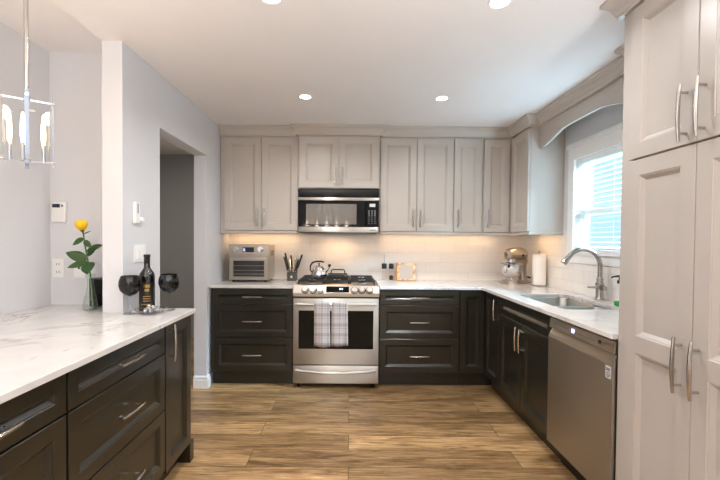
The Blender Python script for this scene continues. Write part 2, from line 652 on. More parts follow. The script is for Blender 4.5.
def mat_floral():
    m, nt, b = new_mat('floral_print')
    tc = N(nt, 'ShaderNodeTexCoord')
    sp = N(nt, 'ShaderNodeSeparateXYZ'); nt.links.new(tc.outputs['Object'], sp.inputs[0])
    vo = N(nt, 'ShaderNodeTexVoronoi'); vo.inputs['Scale'].default_value = 38
    nt.links.new(tc.outputs['Object'], vo.inputs['Vector'])
    hue = ramp(nt, vo.outputs['Color'], [(0.1, lin(150, 110, 90)), (0.35, lin(238, 190, 80)), (0.55, lin(236, 210, 190)), (0.75, lin(226, 150, 110)), (0.95, lin(120, 104, 92))])
    # flowers keep to the rim of the card
    ax = N(nt, 'ShaderNodeMath', operation='ABSOLUTE'); nt.links.new(sp.outputs['X'], ax.inputs[0])
    zc = N(nt, 'ShaderNodeMath', operation='SUBTRACT'); zc.inputs[1].default_value = 0.088; nt.links.new(sp.outputs['Z'], zc.inputs[0])
    az = N(nt, 'ShaderNodeMath', operation='ABSOLUTE'); nt.links.new(zc.outputs[0], az.inputs[0])
    mxm = N(nt, 'ShaderNodeMath', operation='MAXIMUM'); nt.links.new(ax.outputs[0], mxm.inputs[0]); nt.links.new(az.outputs[0], mxm.inputs[1])
    nz = noise(nt, tc.outputs['Object'], 30, 2)
    ad = N(nt, 'ShaderNodeMath', operation='MULTIPLY_ADD'); ad.inputs[1].default_value = 0.05
    nt.links.new(nz.outputs['Fac'], ad.inputs[0]); nt.links.new(mxm.outputs[0], ad.inputs[2])
    gt = N(nt, 'ShaderNodeMath', operation='GREATER_THAN'); gt.inputs[1].default_value = 0.093; nt.links.new(ad.outputs[0], gt.inputs[0])
    mx = N(nt, 'ShaderNodeMix', data_type='RGBA')
    nt.links.new(gt.outputs[0], mx.inputs[0]); mx.inputs[6].default_value = lin(190, 172, 160); nt.links.new(hue, mx.inputs[7])
    nt.links.new(mx.outputs[2], b.inputs['Base Color'])
    b.inputs['Roughness'].default_value = 0.5
    return m
M['floral'] = mat_floral()


def mat_siding():
    m, nt, b = new_mat('pale_siding')
    v = coords(nt)
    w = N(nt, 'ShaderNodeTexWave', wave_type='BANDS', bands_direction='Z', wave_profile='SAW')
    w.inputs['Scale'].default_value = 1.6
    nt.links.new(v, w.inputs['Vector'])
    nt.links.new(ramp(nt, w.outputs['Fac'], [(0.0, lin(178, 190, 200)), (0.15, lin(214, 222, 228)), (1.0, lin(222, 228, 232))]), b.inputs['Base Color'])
    b.inputs['Roughness'].default_value = 0.7
    return m
M['siding'] = mat_siding()
M['shingle'] = paint('grey_shingle', (110, 118, 128), 0.8, 0.2, 12)
M['lawn'] = paint('lawn_green', (106, 140, 84), 0.9, 0.2, 8)
M['foliage'] = paint('leafy_green', (120, 158, 110), 0.8, 0.25, 6)

# ------------------------------------------------------------------ the setting
XL, YS = -1.25, 2.20          # kitchen side wall, its free end
TH = 0.112                    # its thickness
YB, XR = 4.17, 1.837          # back wall, right wall
XA, YA = -1.835, 2.45         # alcove walls
YR = -2.65                    # rear wall
HD = 2.435                    # dining ceiling


def struct(name, mb, mat, parent=None):
    o = mb.build(name, mat, parent, smooth=False)
    if parent is None:
        o['kind'] = 'structure'
    return o


struct('floor', MB().box(-3.2, 1.95, YR - 0.1, 5.4, -0.06, 0.0), M['floor'])
struct('ceiling', MB().box(XL - TH, 1.95, YR - 0.1, YB + 0.1, H, H + 0.06), M['ceiling'])
struct('ceiling_dining', MB().box(-3.2, XL - TH, YR - 0.1, YA + 0.05, HD, HD + 0.06), M['ceiling'])
struct('ceiling_hall', MB().box(-3.2, XL - TH, YA + 0.05, 5.4, 2.40, 2.46), M['ceiling'])
struct('wall_back', MB().box(XL - TH, 1.95, YB, YB + 0.1, 0, H), M['wall'])
# right wall with the window opening
WY0, WY1, WZ0, WZ1 = 2.33, 3.27, 1.235, 1.975
struct('wall_right', MB().holed([(YR, 0), (YB, 0), (YB, H), (YR, H)],
                                [[(WY0, WZ0), (WY1, WZ0), (WY1, WZ1), (WY0, WZ1)]], XR, XR + 0.12, 'x'), M['wall'])
# kitchen side wall with doorway
DY0, DY1, DZ = 2.63, 3.49, 2.035
struct('wall_left', MB().prism([(YS, 0), (DY0, 0), (DY0, DZ), (DY1, DZ), (DY1, 0), (YB, 0), (YB, H), (YS, H)], XL - TH, XL, 'x'), M['wall'])
struct('wall_alcove_side', MB().box(XA - 0.1, XA, YR, YA + 0.1, 0, HD), M['wall'])
struct('wall_alcove', MB().box(XA, XL - TH, YA, YA + 0.1, 0, HD), M['wall'])
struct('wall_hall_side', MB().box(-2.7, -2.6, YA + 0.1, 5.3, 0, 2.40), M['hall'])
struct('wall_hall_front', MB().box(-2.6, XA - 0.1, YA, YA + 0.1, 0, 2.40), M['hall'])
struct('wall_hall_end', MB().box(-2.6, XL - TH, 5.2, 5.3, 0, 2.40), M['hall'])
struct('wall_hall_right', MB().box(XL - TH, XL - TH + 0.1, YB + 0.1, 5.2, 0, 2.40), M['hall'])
struct('wall_rear', MB().box(XA, XR, YR - 0.1, YR, 0, HD), M['wall'])


def baseboard_profile(mb, path):
    prof = [(0, 0), (0.016, 0), (0.016, 0.072), (0.012, 0.078), (0.012, 0.096), (0.006, 0.106), (0, 0.108)]
    mb.sweep(path, prof, 0, len(path) - 1)
    return mb


struct('baseboard_left', baseboard_profile(MB(), [(XL - TH, DY1), (XL, DY1), (XL, 3.545)][:3]), M['trim'])
struct('baseboard_rear', MB().box(XA, XR, YR, YR + 0.015, 0, 0.1), M['trim'])
struct('backsplash', MB().box(XL, XR, YB - 0.008, YB, 0.90, 1.40), M['tile'])
struct('backsplash_window_side', MB().box(XR - 0.008, XR, 1.78, YB - 0.008, 0.90, 1.135), M['tile'])
struct('backsplash_corner', MB().box(XR - 0.008, XR, 3.38, YB - 0.008, 1.135, 1.40), M['tile'])

# window: casing, jamb, sashes, glass
win = thing('window_1', 'x', 'x')
del win['label']; del win['category']
win['kind'] = 'structure'
cs = MB()
cw = 0.085
cs.holed([(WY0 - cw, WZ0 - 0.095), (WY1 + cw, WZ0 - 0.095), (WY1 + cw, WZ1 + 0.13), (WY0 - cw, WZ1 + 0.13)],
         [[(WY0, WZ0), (WY1, WZ0), (WY1, WZ1), (WY0, WZ1)]], XR - 0.018, XR, 'x')
cs.build('casing', M['trim'], win, smooth=False)
MB().box(XR - 0.03, XR - 0.018, WY0 - cw - 0.01, WY1 + cw + 0.01, WZ1 + 0.10, WZ1 + 0.135).build('head_cap', M['trim'], win)
MB().box(XR - 0.035, XR + 0.05, WY0 - 0.03, WY1 + 0.03, WZ0 - 0.024, WZ0 + 0.002).build('sill', M['trim'], win)


def sash(z0, z1, x0, fr):
    mb = MB()
    mb.holed([(WY0 + 0.012, z0), (WY1 - 0.012, z0), (WY1 - 0.012, z1), (WY0 + 0.012, z1)],
             [[(WY0 + 0.012 + fr, z0 + fr), (WY1 - 0.012 - fr, z0 + fr), (WY1 - 0.012 - fr, z1 - fr), (WY0 + 0.012 + fr, z1 - fr)]], x0, x0 + 0.03, 'x')
    s = mb.build('sash', M['trim'], win, smooth=False)
    MB().box(x0 + 0.012, x0 + 0.016, WY0 + 0.012 + fr, WY1 - 0.012 - fr, z0 + fr, z1 - fr).build('pane', M['glass'], s, smooth=False)


ZM = 1.545
sash(ZM - 0.022, WZ1, XR + 0.085, 0.032)
sash(WZ0, ZM + 0.022, XR + 0.052, 0.04)

# white slatted blind inside the frame
bl = thing('window_blind', 'white slatted blind lowered over the window above the sink', 'blind', (XR + 0.026, (WY0 + WY1) / 2, WZ0))
hw = (WY1 - WY0) / 2 - 0.008
hh = WZ1 - WZ0
MB().box(-0.022, 0.022, -hw, hw, hh - 0.04, hh - 0.001, 0.003).build('headrail', M['white_plastic'], bl)
sl = MB()
z = 0.035
while z < hh - 0.05:
    sl.rot_box((0.040, 2 * hw, 0.0022), Matrix.Translation((0, 0, z)) @ Matrix.Rotation(math.radians(-3), 4, 'Y'))
    z += 0.0375
sl.build('slat_panel', M['white_plastic'], bl, smooth=False)
MB().box(-0.022, 0.022, -hw, hw, 0.004, 0.018, 0.003).build('bottom_rail', M['white_plastic'], bl)
for yy in (-0.32, 0, 0.32):
    MB().cyl((-0.021, yy, 0.01), (-0.021, yy, hh - 0.03), 0.0013, seg=6).build('ladder_cord', M['white_plastic'], bl)

# outdoors beyond the kitchen window
struct('ground_outside', MB().box(2.2, 16, -6, 14, -0.7, -0.6), M['lawn'])
nh = thing('neighbour_house', 'pale sided house seen through the blind beyond the window', 'house', (6.6, 5.2, -0.6))
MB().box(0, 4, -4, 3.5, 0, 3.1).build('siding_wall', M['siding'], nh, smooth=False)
MB().prism([(-0.35, 3.05), (4.35, 3.05), (2.0, 4.5)], -4.3, 3.8, 'y').build('roof', M['shingle'], nh, smooth=False)
wn = MB().box(-0.03, 0.0, -0.9, 0.5, 1.5, 2.6).build('window_frame', M['trim'], nh, smooth=False)
MB().box(-0.04, -0.03, -0.82, 0.42, 1.58, 2.52).build('pane', M['screen'], wn, smooth=False)

# ------------------------------------------------------------------ recessed ceiling lights
def recessed(loc, label):
    t = thing('recessed_light', label, 'ceiling light', loc, 0, 'recessed ceiling lights')
    tr = MB()
    tr.lathe([(0.040, -0.002), (0.050, -0.004), (0.053, -0.001), (0.053, 0.0), (0.040, 0.0), (0.040, -0.002)], seg=32)
    tr.build('trim_ring', M['white_plastic'], t)
    MB().lathe([(0.0, -0.0022), (0.040, -0.0022), (0.040, -0.0005), (0.0, -0.0005)], seg=28).build('lens', M['lens'], t, smooth=False)
    return t


POTS = [(-0.345, 3.03, 'round white recessed ceiling light above the range'),
        (0.685, 3.04, 'round white recessed ceiling light above the corner base cabinets'),
        (0.665, 1.82, 'round white recessed ceiling light out from the tall pantry'),
        (-0.36, 1.80, 'round white recessed ceiling light nearest the hanging lantern')]
pot0 = None
for x, y, lb in POTS:
    if pot0 is None:
        pot0 = recessed((x, y, H), lb)
    else:
        dup(pot0, (x, y, H), None, lb)
    area_light('recessed_lamp', (x, y, H - 0.006), (0, 0, 0), 0.08, 0.08, 8, WARM, 'DISK', 150)

# unseen lamp added to brighten the hallway beyond the doorway
hl_ = thing('hall_fill_light', 'unseen round ceiling light added to brighten the hallway behind the doorway wall', 'ceiling light', (-1.95, 3.6, 2.40))
MB().lathe([(0.0, -0.05), (0.08, -0.045), (0.12, -0.02), (0.125, -0.0005), (0.0, -0.0005)], seg=28).build('shade', M['lens'], hl_)
area_light('hall_fill_lamp', (-1.95, 3.6, 2.34), (0, 0, 0), 0.2, 0.2, 15, (1.0, 0.95, 0.86), 'DISK')

# ------------------------------------------------------------------ cabinets
PROF = [(0.0, 2.296), (0.022, 2.296), (0.022, 2.306), (0.026, 2.310), (0.030, 2.322), (0.042, 2.346), (0.060, 2.362), (0.066, 2.366), (0.070, 2.368), (0.070, 2.3845), (0.0, 2.3845)]
UF = 3.85      # front plane of the back wall units (carcass face)
UFM = 3.80
CX = 1.547     # carcass face of the right wall unit
VX = 1.62      # valance face
CROWN = [(-1.245, UF), (-0.497, UF), (-0.497, UFM), (0.275, UFM), (0.275, UF), (0.988, UF), (1.267, UF), (CX, UF), (CX, 3.45), (VX, 3.45), (VX, 2.20), (CX, 2.20), (CX, 1.80)]
LRAIL = [(0.0, 1.366), (0.012, 1.366), (0.016, 1.372), (0.016, 1.385), (0.010, 1.392), (0.0, 1.392)]


def cab(name, label, cat, group, loc=(0, 0, 0), rz=0.0):
    return thing(name, label, cat, loc, rz, group)


def front(root, nm, x0, x1, z0, z1, mat, y=0.0, hdl=None, panels=None, frame=0.058, L=0.17, hlabel='brushed nickel bow handle'):
    d = MB().door(x0 + 0.0015, x1 - 0.0015, z0 + 0.0015, z1 - 0.0015, panels=panels, frame=frame, y=y).build(nm, mat, root, smooth=False)
    if hdl:
        vert, cx, cz = hdl
        MB().handle(cx, cz, L, vert, y - 0.02).build('handle', M['nickel'], d, hlabel)
    return d


def crown_part(root, i0, i1, mat=None):
    o = MB().sweep(CROWN, PROF, i0, i1)
    # the sweep is in world coordinates; bring it into the cabinet's frame
    inv = (Matrix.Translation(root.location) @ Matrix.Rotation(root.rotation_euler.z, 4, 'Z')).inverted()
    bmesh.ops.transform(o.bm, matrix=inv, verts=o.bm.verts)
    return o.build('crown_moulding', mat or M['greige'], root, smooth=False)


def rail_part(root, path, i0, i1):
    o = MB().sweep(path, LRAIL, i0, i1)
    inv = (Matrix.Translation(root.location) @ Matrix.Rotation(root.rotation_euler.z, 4, 'Z')).inverted()
    bmesh.ops.transform(o.bm, matrix=inv, verts=o.bm.verts)
    return o.build('light_rail', M['greige'], root, smooth=False)


G = M['greige']
UG = 'greige wall cabinets'
# left of the microwave
u = cab('wall_cabinet', 'tall greige double door wall cabinet above the countertop oven', 'cabinet', UG, (-1.245, UF, 0))
MB().box(0, 0.747, 0, YB - UF - 0.002, 1.392, 2.34).build('carcass', G, u, smooth=False)
front(u, 'door', 0.037, 0.392, 1.395, 2.280, G, hdl=(True, 0.392 - 0.03, 1.52))
front(u, 'door', 0.394, 0.745, 1.395, 2.280, G, hdl=(True, 0.394 + 0.032, 1.52))
crown_part(u, 0, 1); rail_part(u, CROWN, 0, 1)
# over the microwave
u = cab('wall_cabinet', 'short greige double door wall cabinet directly over the microwave', 'cabinet', UG, (-0.497, UFM, 0))
MB().box(0.001, 0.771, 0, YB - UFM - 0.002, 1.795, 2.34).build('carcass', G, u, smooth=False)
front(u, 'door', 0.010, 0.385, 1.800, 2.280, G, hdl=(True, 0.385 - 0.032, 1.905))
front(u, 'door', 0.387, 0.762, 1.800, 2.280, G, hdl=(True, 0.387 + 0.032, 1.905))
crown_part(u, 1, 4)
# right of the microwave
u = cab('wall_cabinet', 'tall greige double door wall cabinet just right of the microwave', 'cabinet', UG, (0.275, UF, 0))
MB().box(0.001, 0.712, 0, YB - UF - 0.002, 1.392, 2.34).build('carcass', G, u, smooth=False)
front(u, 'door', 0.010, 0.357, 1.395, 2.280, G, hdl=(True, 0.357 - 0.032, 1.52))
front(u, 'door', 0.360, 0.710, 1.395, 2.280, G, hdl=(True, 0.360 + 0.032, 1.52))
crown_part(u, 4, 5); rail_part(u, CROWN, 4, 5)
u = cab('wall_cabinet', 'single door greige wall cabinet between the double door one and the corner', 'cabinet', UG, (0.988, UF, 0))
MB().box(0.001, 0.278, 0, YB - UF - 0.002, 1.392, 2.34).build('carcass', G, u, smooth=False)
front(u, 'door', 0.002, 0.270, 1.395, 2.280, G, hdl=(True, 0.034, 1.52))
crown_part(u, 5, 6); rail_part(u, CROWN, 5, 6)
u = cab('wall_cabinet', 'narrow greige wall cabinet in the corner of the back wall', 'cabinet', UG, (1.267, UF, 0))
MB().box(0.001, 0.279, 0, YB - UF - 0.002, 1.392, 2.34).build('carcass', G, u, smooth=False)
front(u, 'door', 0.008, 0.256, 1.395, 2.280, G, hdl=(True, 0.040, 1.52))
crown_part(u, 6, 7); rail_part(u, CROWN, 6, 7)
# right wall, far side of the window (front faces -X): local x runs towards the camera
u = cab('wall_cabinet', 'greige wall cabinet on the window wall, its blue-lit side facing the window', 'cabinet', UG, (CX, YB - 0.01, 0), -PI / 2)
MB().box(0.0, YB - 0.01 - 3.45, 0.001, XR - CX - 0.002, 1.392, 2.34).build('carcass', G, u, smooth=False)
front(u, 'door', YB - 0.01 - UF + 0.03, YB - 0.01 - 3.452, 1.395, 2.280, G)
crown_part(u, 7, 9)
lp = [(CX, UF), (CX, 3.45), (XR - 0.01, 3.45)]
rail_part(u, lp, 0, 2)
# near side of the window, mostly behind the pantry
u = cab('wall_cabinet', 'greige wall cabinet between the window valance and tall pantry', 'cabinet', UG, (CX, 2.20, 0), -PI / 2)
MB().box(0.0, 0.40, 0.001, XR - CX - 0.002, 1.392, 2.34).build('carcass', G, u, smooth=False)
front(u, 'door', 0.004, 0.396, 1.395, 2.280, G)
crown_part(u, 10, 12)

# arched valance over the window
va = thing('window_valance', 'arched greige wooden valance bridging the cabinets above the window', 'valance', (VX, 3.449, 0), -PI / 2)
Lv = 3.449 - 2.201
poly = []
nA = 28
zt, z0v = 2.34, 2.105
poly = [(0, zt), (Lv, zt), (Lv, z0v)]
def arch(s):
    e = min(s, 1 - s)
    if e < 0.04:
        return z0v
    q = min(1.0, (e - 0.04) / 0.33)
    # an ogee shoulder then a gentle crown
    k = q * q * (3 - 2 * q)
    return z0v + 0.082 * (0.55 * k + 0.45 * math.sin(q * PI / 2))
for i in range(nA + 1):
    s = 1 - i / nA
    poly.append((s * Lv, arch(s)))
poly2 = []
for p in poly:
    if not poly2 or (abs(p[0] - poly2[-1][0]) + abs(p[1] - poly2[-1][1])) > 1e-5:
        poly2.append(p)
MB().prism(poly2, 0.0, 0.02, 'y').build('arched_board', G, va, smooth=False)
MB().box(0, Lv, 0.02, XR - VX - 0.002, 2.30, 2.315).build('top_board', G, va, smooth=False)
crown_part(va, 9, 10)
# crown stops just short of the cabinets
# ---- pantry
PX, PY = 1.20, 1.776
pn = cab('pantry_cabinet', 'full height pale greige pantry cupboard beside the dishwasher', 'cabinet', None, (PX, PY, 0), -PI / 2)
P_ = M['pantry']
MB().box(0, 0.80, 0, XR - PX - 0.002, 0.10, 2.34).build('carcass', P_, pn, smooth=False)
MB().box(0.0, 0.80, 0.06, XR - PX - 0.01, 0.0, 0.10).build('toe_kick', P_, pn, smooth=False)
xa, xm, xb = 0.070, 0.404, 0.738
hl = 'polished bow handle'
front(pn, 'door', xa, xm, 1.655, 2.285, P_, hdl=(True, xm - 0.042, 1.765), frame=0.062, L=0.20, hlabel=hl)
front(pn, 'door', xm, xb, 1.655, 2.285, P_, hdl=(True, xm + 0.030, 1.765), frame=0.062, L=0.20, hlabel=hl)
pan = [(0.175, 0.855), (0.925, 1.585)]
front(pn, 'door', xa, xm, 0.115, 1.650, P_, hdl=(True, xm - 0.042, 0.875), frame=0.062, panels=pan, L=0.20, hlabel=hl)
front(pn, 'door', xm, xb, 0.115, 1.650, P_, hdl=(True, xm + 0.030, 0.875), frame=0.062, panels=pan, L=0.20, hlabel=hl)
o = MB().sweep([(XR - 0.004, PY), (PX, PY), (PX, PY - 0.80)], PROF, 0, 2)
bmesh.ops.transform(o.bm, matrix=(Matrix.Translation(pn.location) @ Matrix.Rotation(-PI / 2, 4, 'Z')).inverted(), verts=o.bm.verts)
o.build('crown_moulding', P_, pn, smooth=False)

# ---- base cabinets
E = M['espresso']
BF = 3.56          # carcass front plane of back run (fronts reach 3.54)
CT = 0.90          # counter top
CB = 0.875
BG = 'dark base cabinets'


def base(label, loc, rz, w, depth, toe=(0.0, None), group=BG, top=CB - 0.001):
    u = cab('base_cabinet', label, 'cabinet', group, loc, rz)
    MB().box(0.0005, w - 0.0005, 0, depth, 0.115, top).build('carcass', E, u, smooth=False)
    MB().box(toe[0] + 0.0005, (w if toe[1] is None else toe[1]) - 0.0005, 0.055, depth, 0.0, 0.115).build('toe_kick', E, u, smooth=False)
    return u


def drawers(u, w0, w1):
    for z0, z1 in ((0.735, 0.868), (0.437, 0.731), (0.135, 0.433)):
        front(u, 'drawer', w0, w1, z0, z1, E, hdl=(False, (w0 + w1) / 2, (z0 + z1) / 2), frame=0.05)


dpt = YB - 0.002 - BF
u = base('dark three drawer base cabinet left of the range', (-1.235, BF, 0), 0, 0.735, dpt)
drawers(u, 0.022, 0.731)
u = base('dark three drawer base cabinet right of the range', (0.266, BF, 0), 0, 0.712, dpt)
drawers(u, 0.004, 0.708)
RX = 1.22          # carcass front plane of right run (fronts reach 1.20)
u = base('dark corner base cabinet with one plain narrow panel', (0.978, BF, 0), 0, XR - 0.003 - 0.978, dpt)
front(u, 'panel_door', 0.004, 0.225, 0.135, 0.868, E, frame=0.055)
dR = XR - 0.002 - RX
u = base('narrow dark base cabinet at the inner corner beside the sink doors', (RX, BF - 0.002, 0), -PI / 2, BF - 0.002 - 3.20, dR)
front(u, 'door', 0.035, BF - 0.002 - 3.20 - 0.002, 0.135, 0.868, E, hdl=(True, BF - 0.002 - 3.20 - 0.04, 0.75), frame=0.05)
w = 3.199 - 2.366
u = base('wide dark base cabinet under the sink with two doors', (RX, 3.199, 0), -PI / 2, w, dR, top=0.66)
MB().box(0.0005, w - 0.0005, 0.0, 0.018, 0.66, CB - 0.001).build('front_rail', E, u, smooth=False)
front(u, 'false_front', 0.003, w - 0.003, 0.735, 0.868, E, frame=0.045)
front(u, 'door', 0.003, w / 2, 0.135, 0.731, E, hdl=(True, w / 2 - 0.032, 0.62), frame=0.055)
front(u, 'door', w / 2, w - 0.003, 0.135, 0.731, E, hdl=(True, w / 2 + 0.032, 0.62), frame=0.055)

# ---- peninsula units (fronts face +X): local x runs away from the camera
FX = -0.945        # carcass front plane, fronts reach -0.925
PG = 'dark peninsula cabinets'
dP = 0.58
u = base('dark peninsula cabinet nearest the camera, one drawer above a door', (FX, 0.66, 0), PI / 2, 0.645, dP, group=PG)
front(u, 'drawer', 0.004, 0.642, 0.735, 0.868, E, hdl=(False, 0.345, 0.80), frame=0.05)
front(u, 'door', 0.004, 0.642, 0.135, 0.731, E, hdl=(True, 0.06, 0.62), frame=0.055)
u = base('dark peninsula cabinet with three drawers', (FX, 1.307, 0), PI / 2, 0.695, dP, group=PG)
for z0, z1 in ((0.735, 0.868), (0.447, 0.731), (0.135, 0.443)):
    front(u, 'drawer', 0.003, 0.692, z0, z1, E, hdl=(False, 0.352, (z0 + z1) / 2), frame=0.05)
u = base('narrow dark peninsula cabinet with one tall door at the far end', (FX, 2.004, 0), PI / 2, 0.326, 0.29, group=PG)
front(u, 'door', 0.003, 0.322, 0.115, 0.868, E, hdl=(True, 0.042, 0.775), frame=0.055, L=0.19)
MB().box(0.31, 0.362, -0.02, 0.05, 0.0, 0.118).build('corner_foot', E, u, smooth=False)

# ---- countertops
Q = M['quartz']


def counter(name, poly, holes, label, z1=CT):
    mb = MB()
    if holes:
        mb.holed(poly, holes, CB, z1)
    else:
        mb.prism(poly, CB, z1)
    o = mb.build(name, Q, smooth=False)
    bv = o.modifiers.new('edge', 'BEVEL'); bv.width = 0.003; bv.segments = 2; bv.limit_method = 'ANGLE'; bv.angle_limit = math.radians(50)
    return tag(o, label, 'countertop')


CF, CRX = 3.535, 1.172
counter('countertop', [(-1.248, CF), (-0.502, CF), (-0.502, YB - 0.009), (-1.248, YB - 0.009)], [], 'short white quartz countertop left of the range under the countertop oven')


def rrect(x0, x1, y0, y1, r, n=6):
    pts = []
    for cx, cy, a0 in ((x1 - r, y1 - r, 0), (x0 + r, y1 - r, 90), (x0 + r, y0 + r, 180), (x1 - r, y0 + r, 270)):
        for i in range(n + 1):
            a = math.radians(a0 + 90 * i / n)
            pts.append((cx + r * math.cos(a), cy + r * math.sin(a)))
    return pts


SX0, SX1, SY0, SY1 = 1.30, 1.69, 2.42, 3.12
sink_hole = rrect(SX0, SX1, SY0, SY1, 0.07)
counter('countertop', [(0.266, CF), (CRX, CF), (CRX, 1.779), (XR - 0.009, 1.779), (XR - 0.009, YB - 0.009), (0.266, YB - 0.009)], [sink_hole],
        'white quartz corner countertop with the sink set in it')
counter('countertop', [(XA + 0.002, 0.60), (-0.905, 0.60), (-0.905, 2.35), (XL + 0.002, 2.35), (XL + 0.002, YS - 0.002), (XL - TH - 0.002, YS - 0.002), (XL - TH - 0.002, YA - 0.002), (XA + 0.002, YA - 0.002)], [],
        'large white veined quartz countertop on the peninsula, holding the rose and wine')

# ---- sink
sk = thing('kitchen_sink', 'double bowl stainless steel sink set under the corner countertop', 'sink', ((SX0 + SX1) / 2, (SY0 + SY1) / 2, CB))
def bowl(y0, y1, dz):
    mb = MB()
    x0, x1 = -0.188, 0.188
    ring = lambda i, z, r: [(p[0], p[1], z) for p in rrect(x0 + i, x1 - i, y0 + i, y1 - i, r)]
    rows = [ring(-0.004, -0.001, 0.07), ring(0.0, -0.004, 0.066), ring(0.006, -dz + 0.03, 0.06), ring(0.03, -dz, 0.05)]
    for r in rows:
        r.append(r[0])
    mb.sheet(rows)
    mb.bm.faces.new([mb.bm.verts.new(p) for p in rows[-1][:-1]])
    bmesh.ops.remove_doubles(mb.bm, verts=mb.bm.verts, dist=1e-5)
    b = mb.build('bowl', M['steel'], sk)
    MB().lathe([(0.0, -dz + 0.0005), (0.04, -dz + 0.0005), (0.042, -dz + 0.003), (0.03, -dz + 0.003), (0.0, -dz + 0.002)], (0.0, (y0 + y1) / 2), seg=20).build('drain', M['chrome'], b)
bowl(-0.06, 0.345, 0.2)
bowl(-0.345, -0.085, 0.17)
MB().box(-0.188, 0.188, -0.083, -0.062, -0.02, -0.004, 0.003).build('divider', M['steel'], sk)

# ---- faucet
fc = thing('kitchen_faucet', 'tall arched brushed nickel kitchen faucet behind the sink', 'faucet', (1.772, 2.83, CT))
MB().lathe([(0.031, 0.0), (0.031, 0.006), (0.027, 0.012), (0.024, 0.03), (0.024, 0.10), (0.028, 0.106), (0.028, 0.116), (0.022, 0.122), (0.020, 0.135), (0.022, 0.14), (0.022, 0.150), (0.016, 0.158), (0.015, 0.17)], seg=24).build('body', M['faucet'], fc)
pts, rs = [], []
pts += [(0, 0, 0.155), (0, 0, 0.20), (0, 0, 0.238)]
R = 0.120
for i in range(1, 15):
    a = PI * i / 14 * 0.80
    pts.append((-R + R * math.cos(a), 0, 0.238 + R * math.sin(a)))
rs = [0.0155] * len(pts)
MB().tube(pts, rs, 14).build('spout', M['faucet'], fc)
e, e0 = Vector(pts[-1]), Vector(pts[-2])
d = (e - e0).normalized()
MB().tube([e, e + d * 0.02, e + d * 0.055, e + d * 0.065], [0.0165, 0.018, 0.023, 0.022], 16).build('spray_head', M['faucet'], fc)
MB().tube([(-0.015, -0.03, 0.088), (-0.06, -0.034, 0.092), (-0.105, -0.036, 0.094)], [0.009, 0.008, 0.006], 10).cyl((0, -0.015, 0.088), (0, -0.062, 0.088), 0.018, 0.015, seg=16).build('lever', M['faucet'], fc)

# ---- dish soap by the pantry edge
sp = thing('soap_dispenser', 'clear soap bottle with black pump and a little green liquid', 'soap bottle', (1.722, 2.55, CT))
MB().lathe([(0.0, 0.0), (0.027, 0.0), (0.028, 0.006), (0.028, 0.11), (0.022, 0.13), (0.012, 0.142), (0.012, 0.150), (0.010, 0.150), (0.010, 0.141), (0.020, 0.128), (0.026, 0.108), (0.026, 0.006), (0.0, 0.004)], seg=24).build('bottle', M['glass'], sp)
MB().lathe([(0.0, 0.005), (0.0255, 0.007), (0.0255, 0.032), (0.0, 0.032)], seg=24).build('liquid_soap', M['green_soap'], sp, 'green liquid')
MB().cyl((0, 0, 0.146), (0, 0, 0.166), 0.013, seg=16).cyl((0, 0, 0.166), (0, 0, 0.188), 0.005, seg=10).tube([(0.01, 0, 0.192), (-0.01, 0, 0.193), (-0.045, 0, 0.188), (-0.05, 0, 0.180)], [0.007, 0.007, 0.005, 0.004], 10).build('pump', M['black'], sp)

# ------------------------------------------------------------------ gas range
RC = -0.118
rg = thing('gas_range', 'stainless steel gas range with black oven window', 'range', (RC, 3.545, 0))
W = 0.3775
MB().box(-W, W, 0.0, 0.60, 0.075, 0.870).build('body', M['steel'], rg, smooth=False)
# control fascia: a slanted prism
MB().prism([(0.02, 0.917), (-0.022, 0.907), (-0.052, 0.845), (-0.052, 0.812), (0.02, 0.812)], -W, W, 'x').build('control_fascia', M['steel_warm'], rg, smooth=False)
slope = math.atan2(0.030, 0.062)
fn = Vector((0, -math.cos(slope), math.sin(slope)))
def on_fascia(x, s):
    """a point on the slanted fascia, s from 0 (bottom) to 1 (top)"""
    return Vector((x, -0.052 + 0.030 * s, 0.845 + 0.062 * s))
for x in (-0.272, -0.205, -0.138, 0.160, 0.225, 0.290):
    p = on_fascia(x, 0.36)
    k = MB().cyl(p, p + fn * 0.012, 0.029, 0.028, 22).cyl(p + fn * 0.012, p + fn * 0.036, 0.025, 0.022, 22).build('knob', M['steel_warm'], rg)
    MB().cyl(p + fn * 0.0005, p + fn * 0.005, 0.034, seg=22).build('knob_ring', M['black'], k)
p = on_fascia(0.012, 0.48)
rm = Matrix.Translation(p) @ Matrix.Rotation(-slope, 4, 'X')
dp = MB().rot_box((0.200, 0.006, 0.054), rm).build('display', M['black_glass'], rg, smooth=False)
dg = MB()
for i, (dx, wd) in enumerate(((0.018, 0.006), (0.028, 0.010), (0.043, 0.006))):
    dg.rot_box((wd, 0.002, 0.014), rm @ Matrix.Translation((dx, -0.0035, 0.004)))
dg.build('digits', M['led_cyan'], dp, smooth=False)
# oven door
MB().box(-W + 0.002, W - 0.002, -0.045, 0.0, 0.800, 0.812).build('vent_gap', M['black'], rg, smooth=False)
od = MB().box(-W + 0.002, W - 0.002, -0.05, -0.001, 0.212, 0.797, 0.006, 2).build('oven_door', M['steel'], rg)
MB().box(-0.328, 0.328, -0.0515, -0.0495, 0.352, 0.690).build('oven_window', M['dark_glass'], od, smooth=False)
hb = MB()
hp = []
for i in range(15):
    t = -1 + 2 * i / 14
    hp.append((t * 0.352, -0.098 - 0.012 * (1 - t * t), 0.752))
hb.tube(hp, 0.0125, 14)
for s in (-1, 1):
    hb.tube([(s * 0.335, -0.048, 0.752), (s * 0.335, -0.10, 0.752)], 0.011, 12)
hb.build('oven_handle', M['steel'], od)
wd = MB().box(-W + 0.002, W - 0.002, -0.05, -0.001, 0.045, 0.205, 0.006, 2).build('warming_drawer', M['steel'], rg)
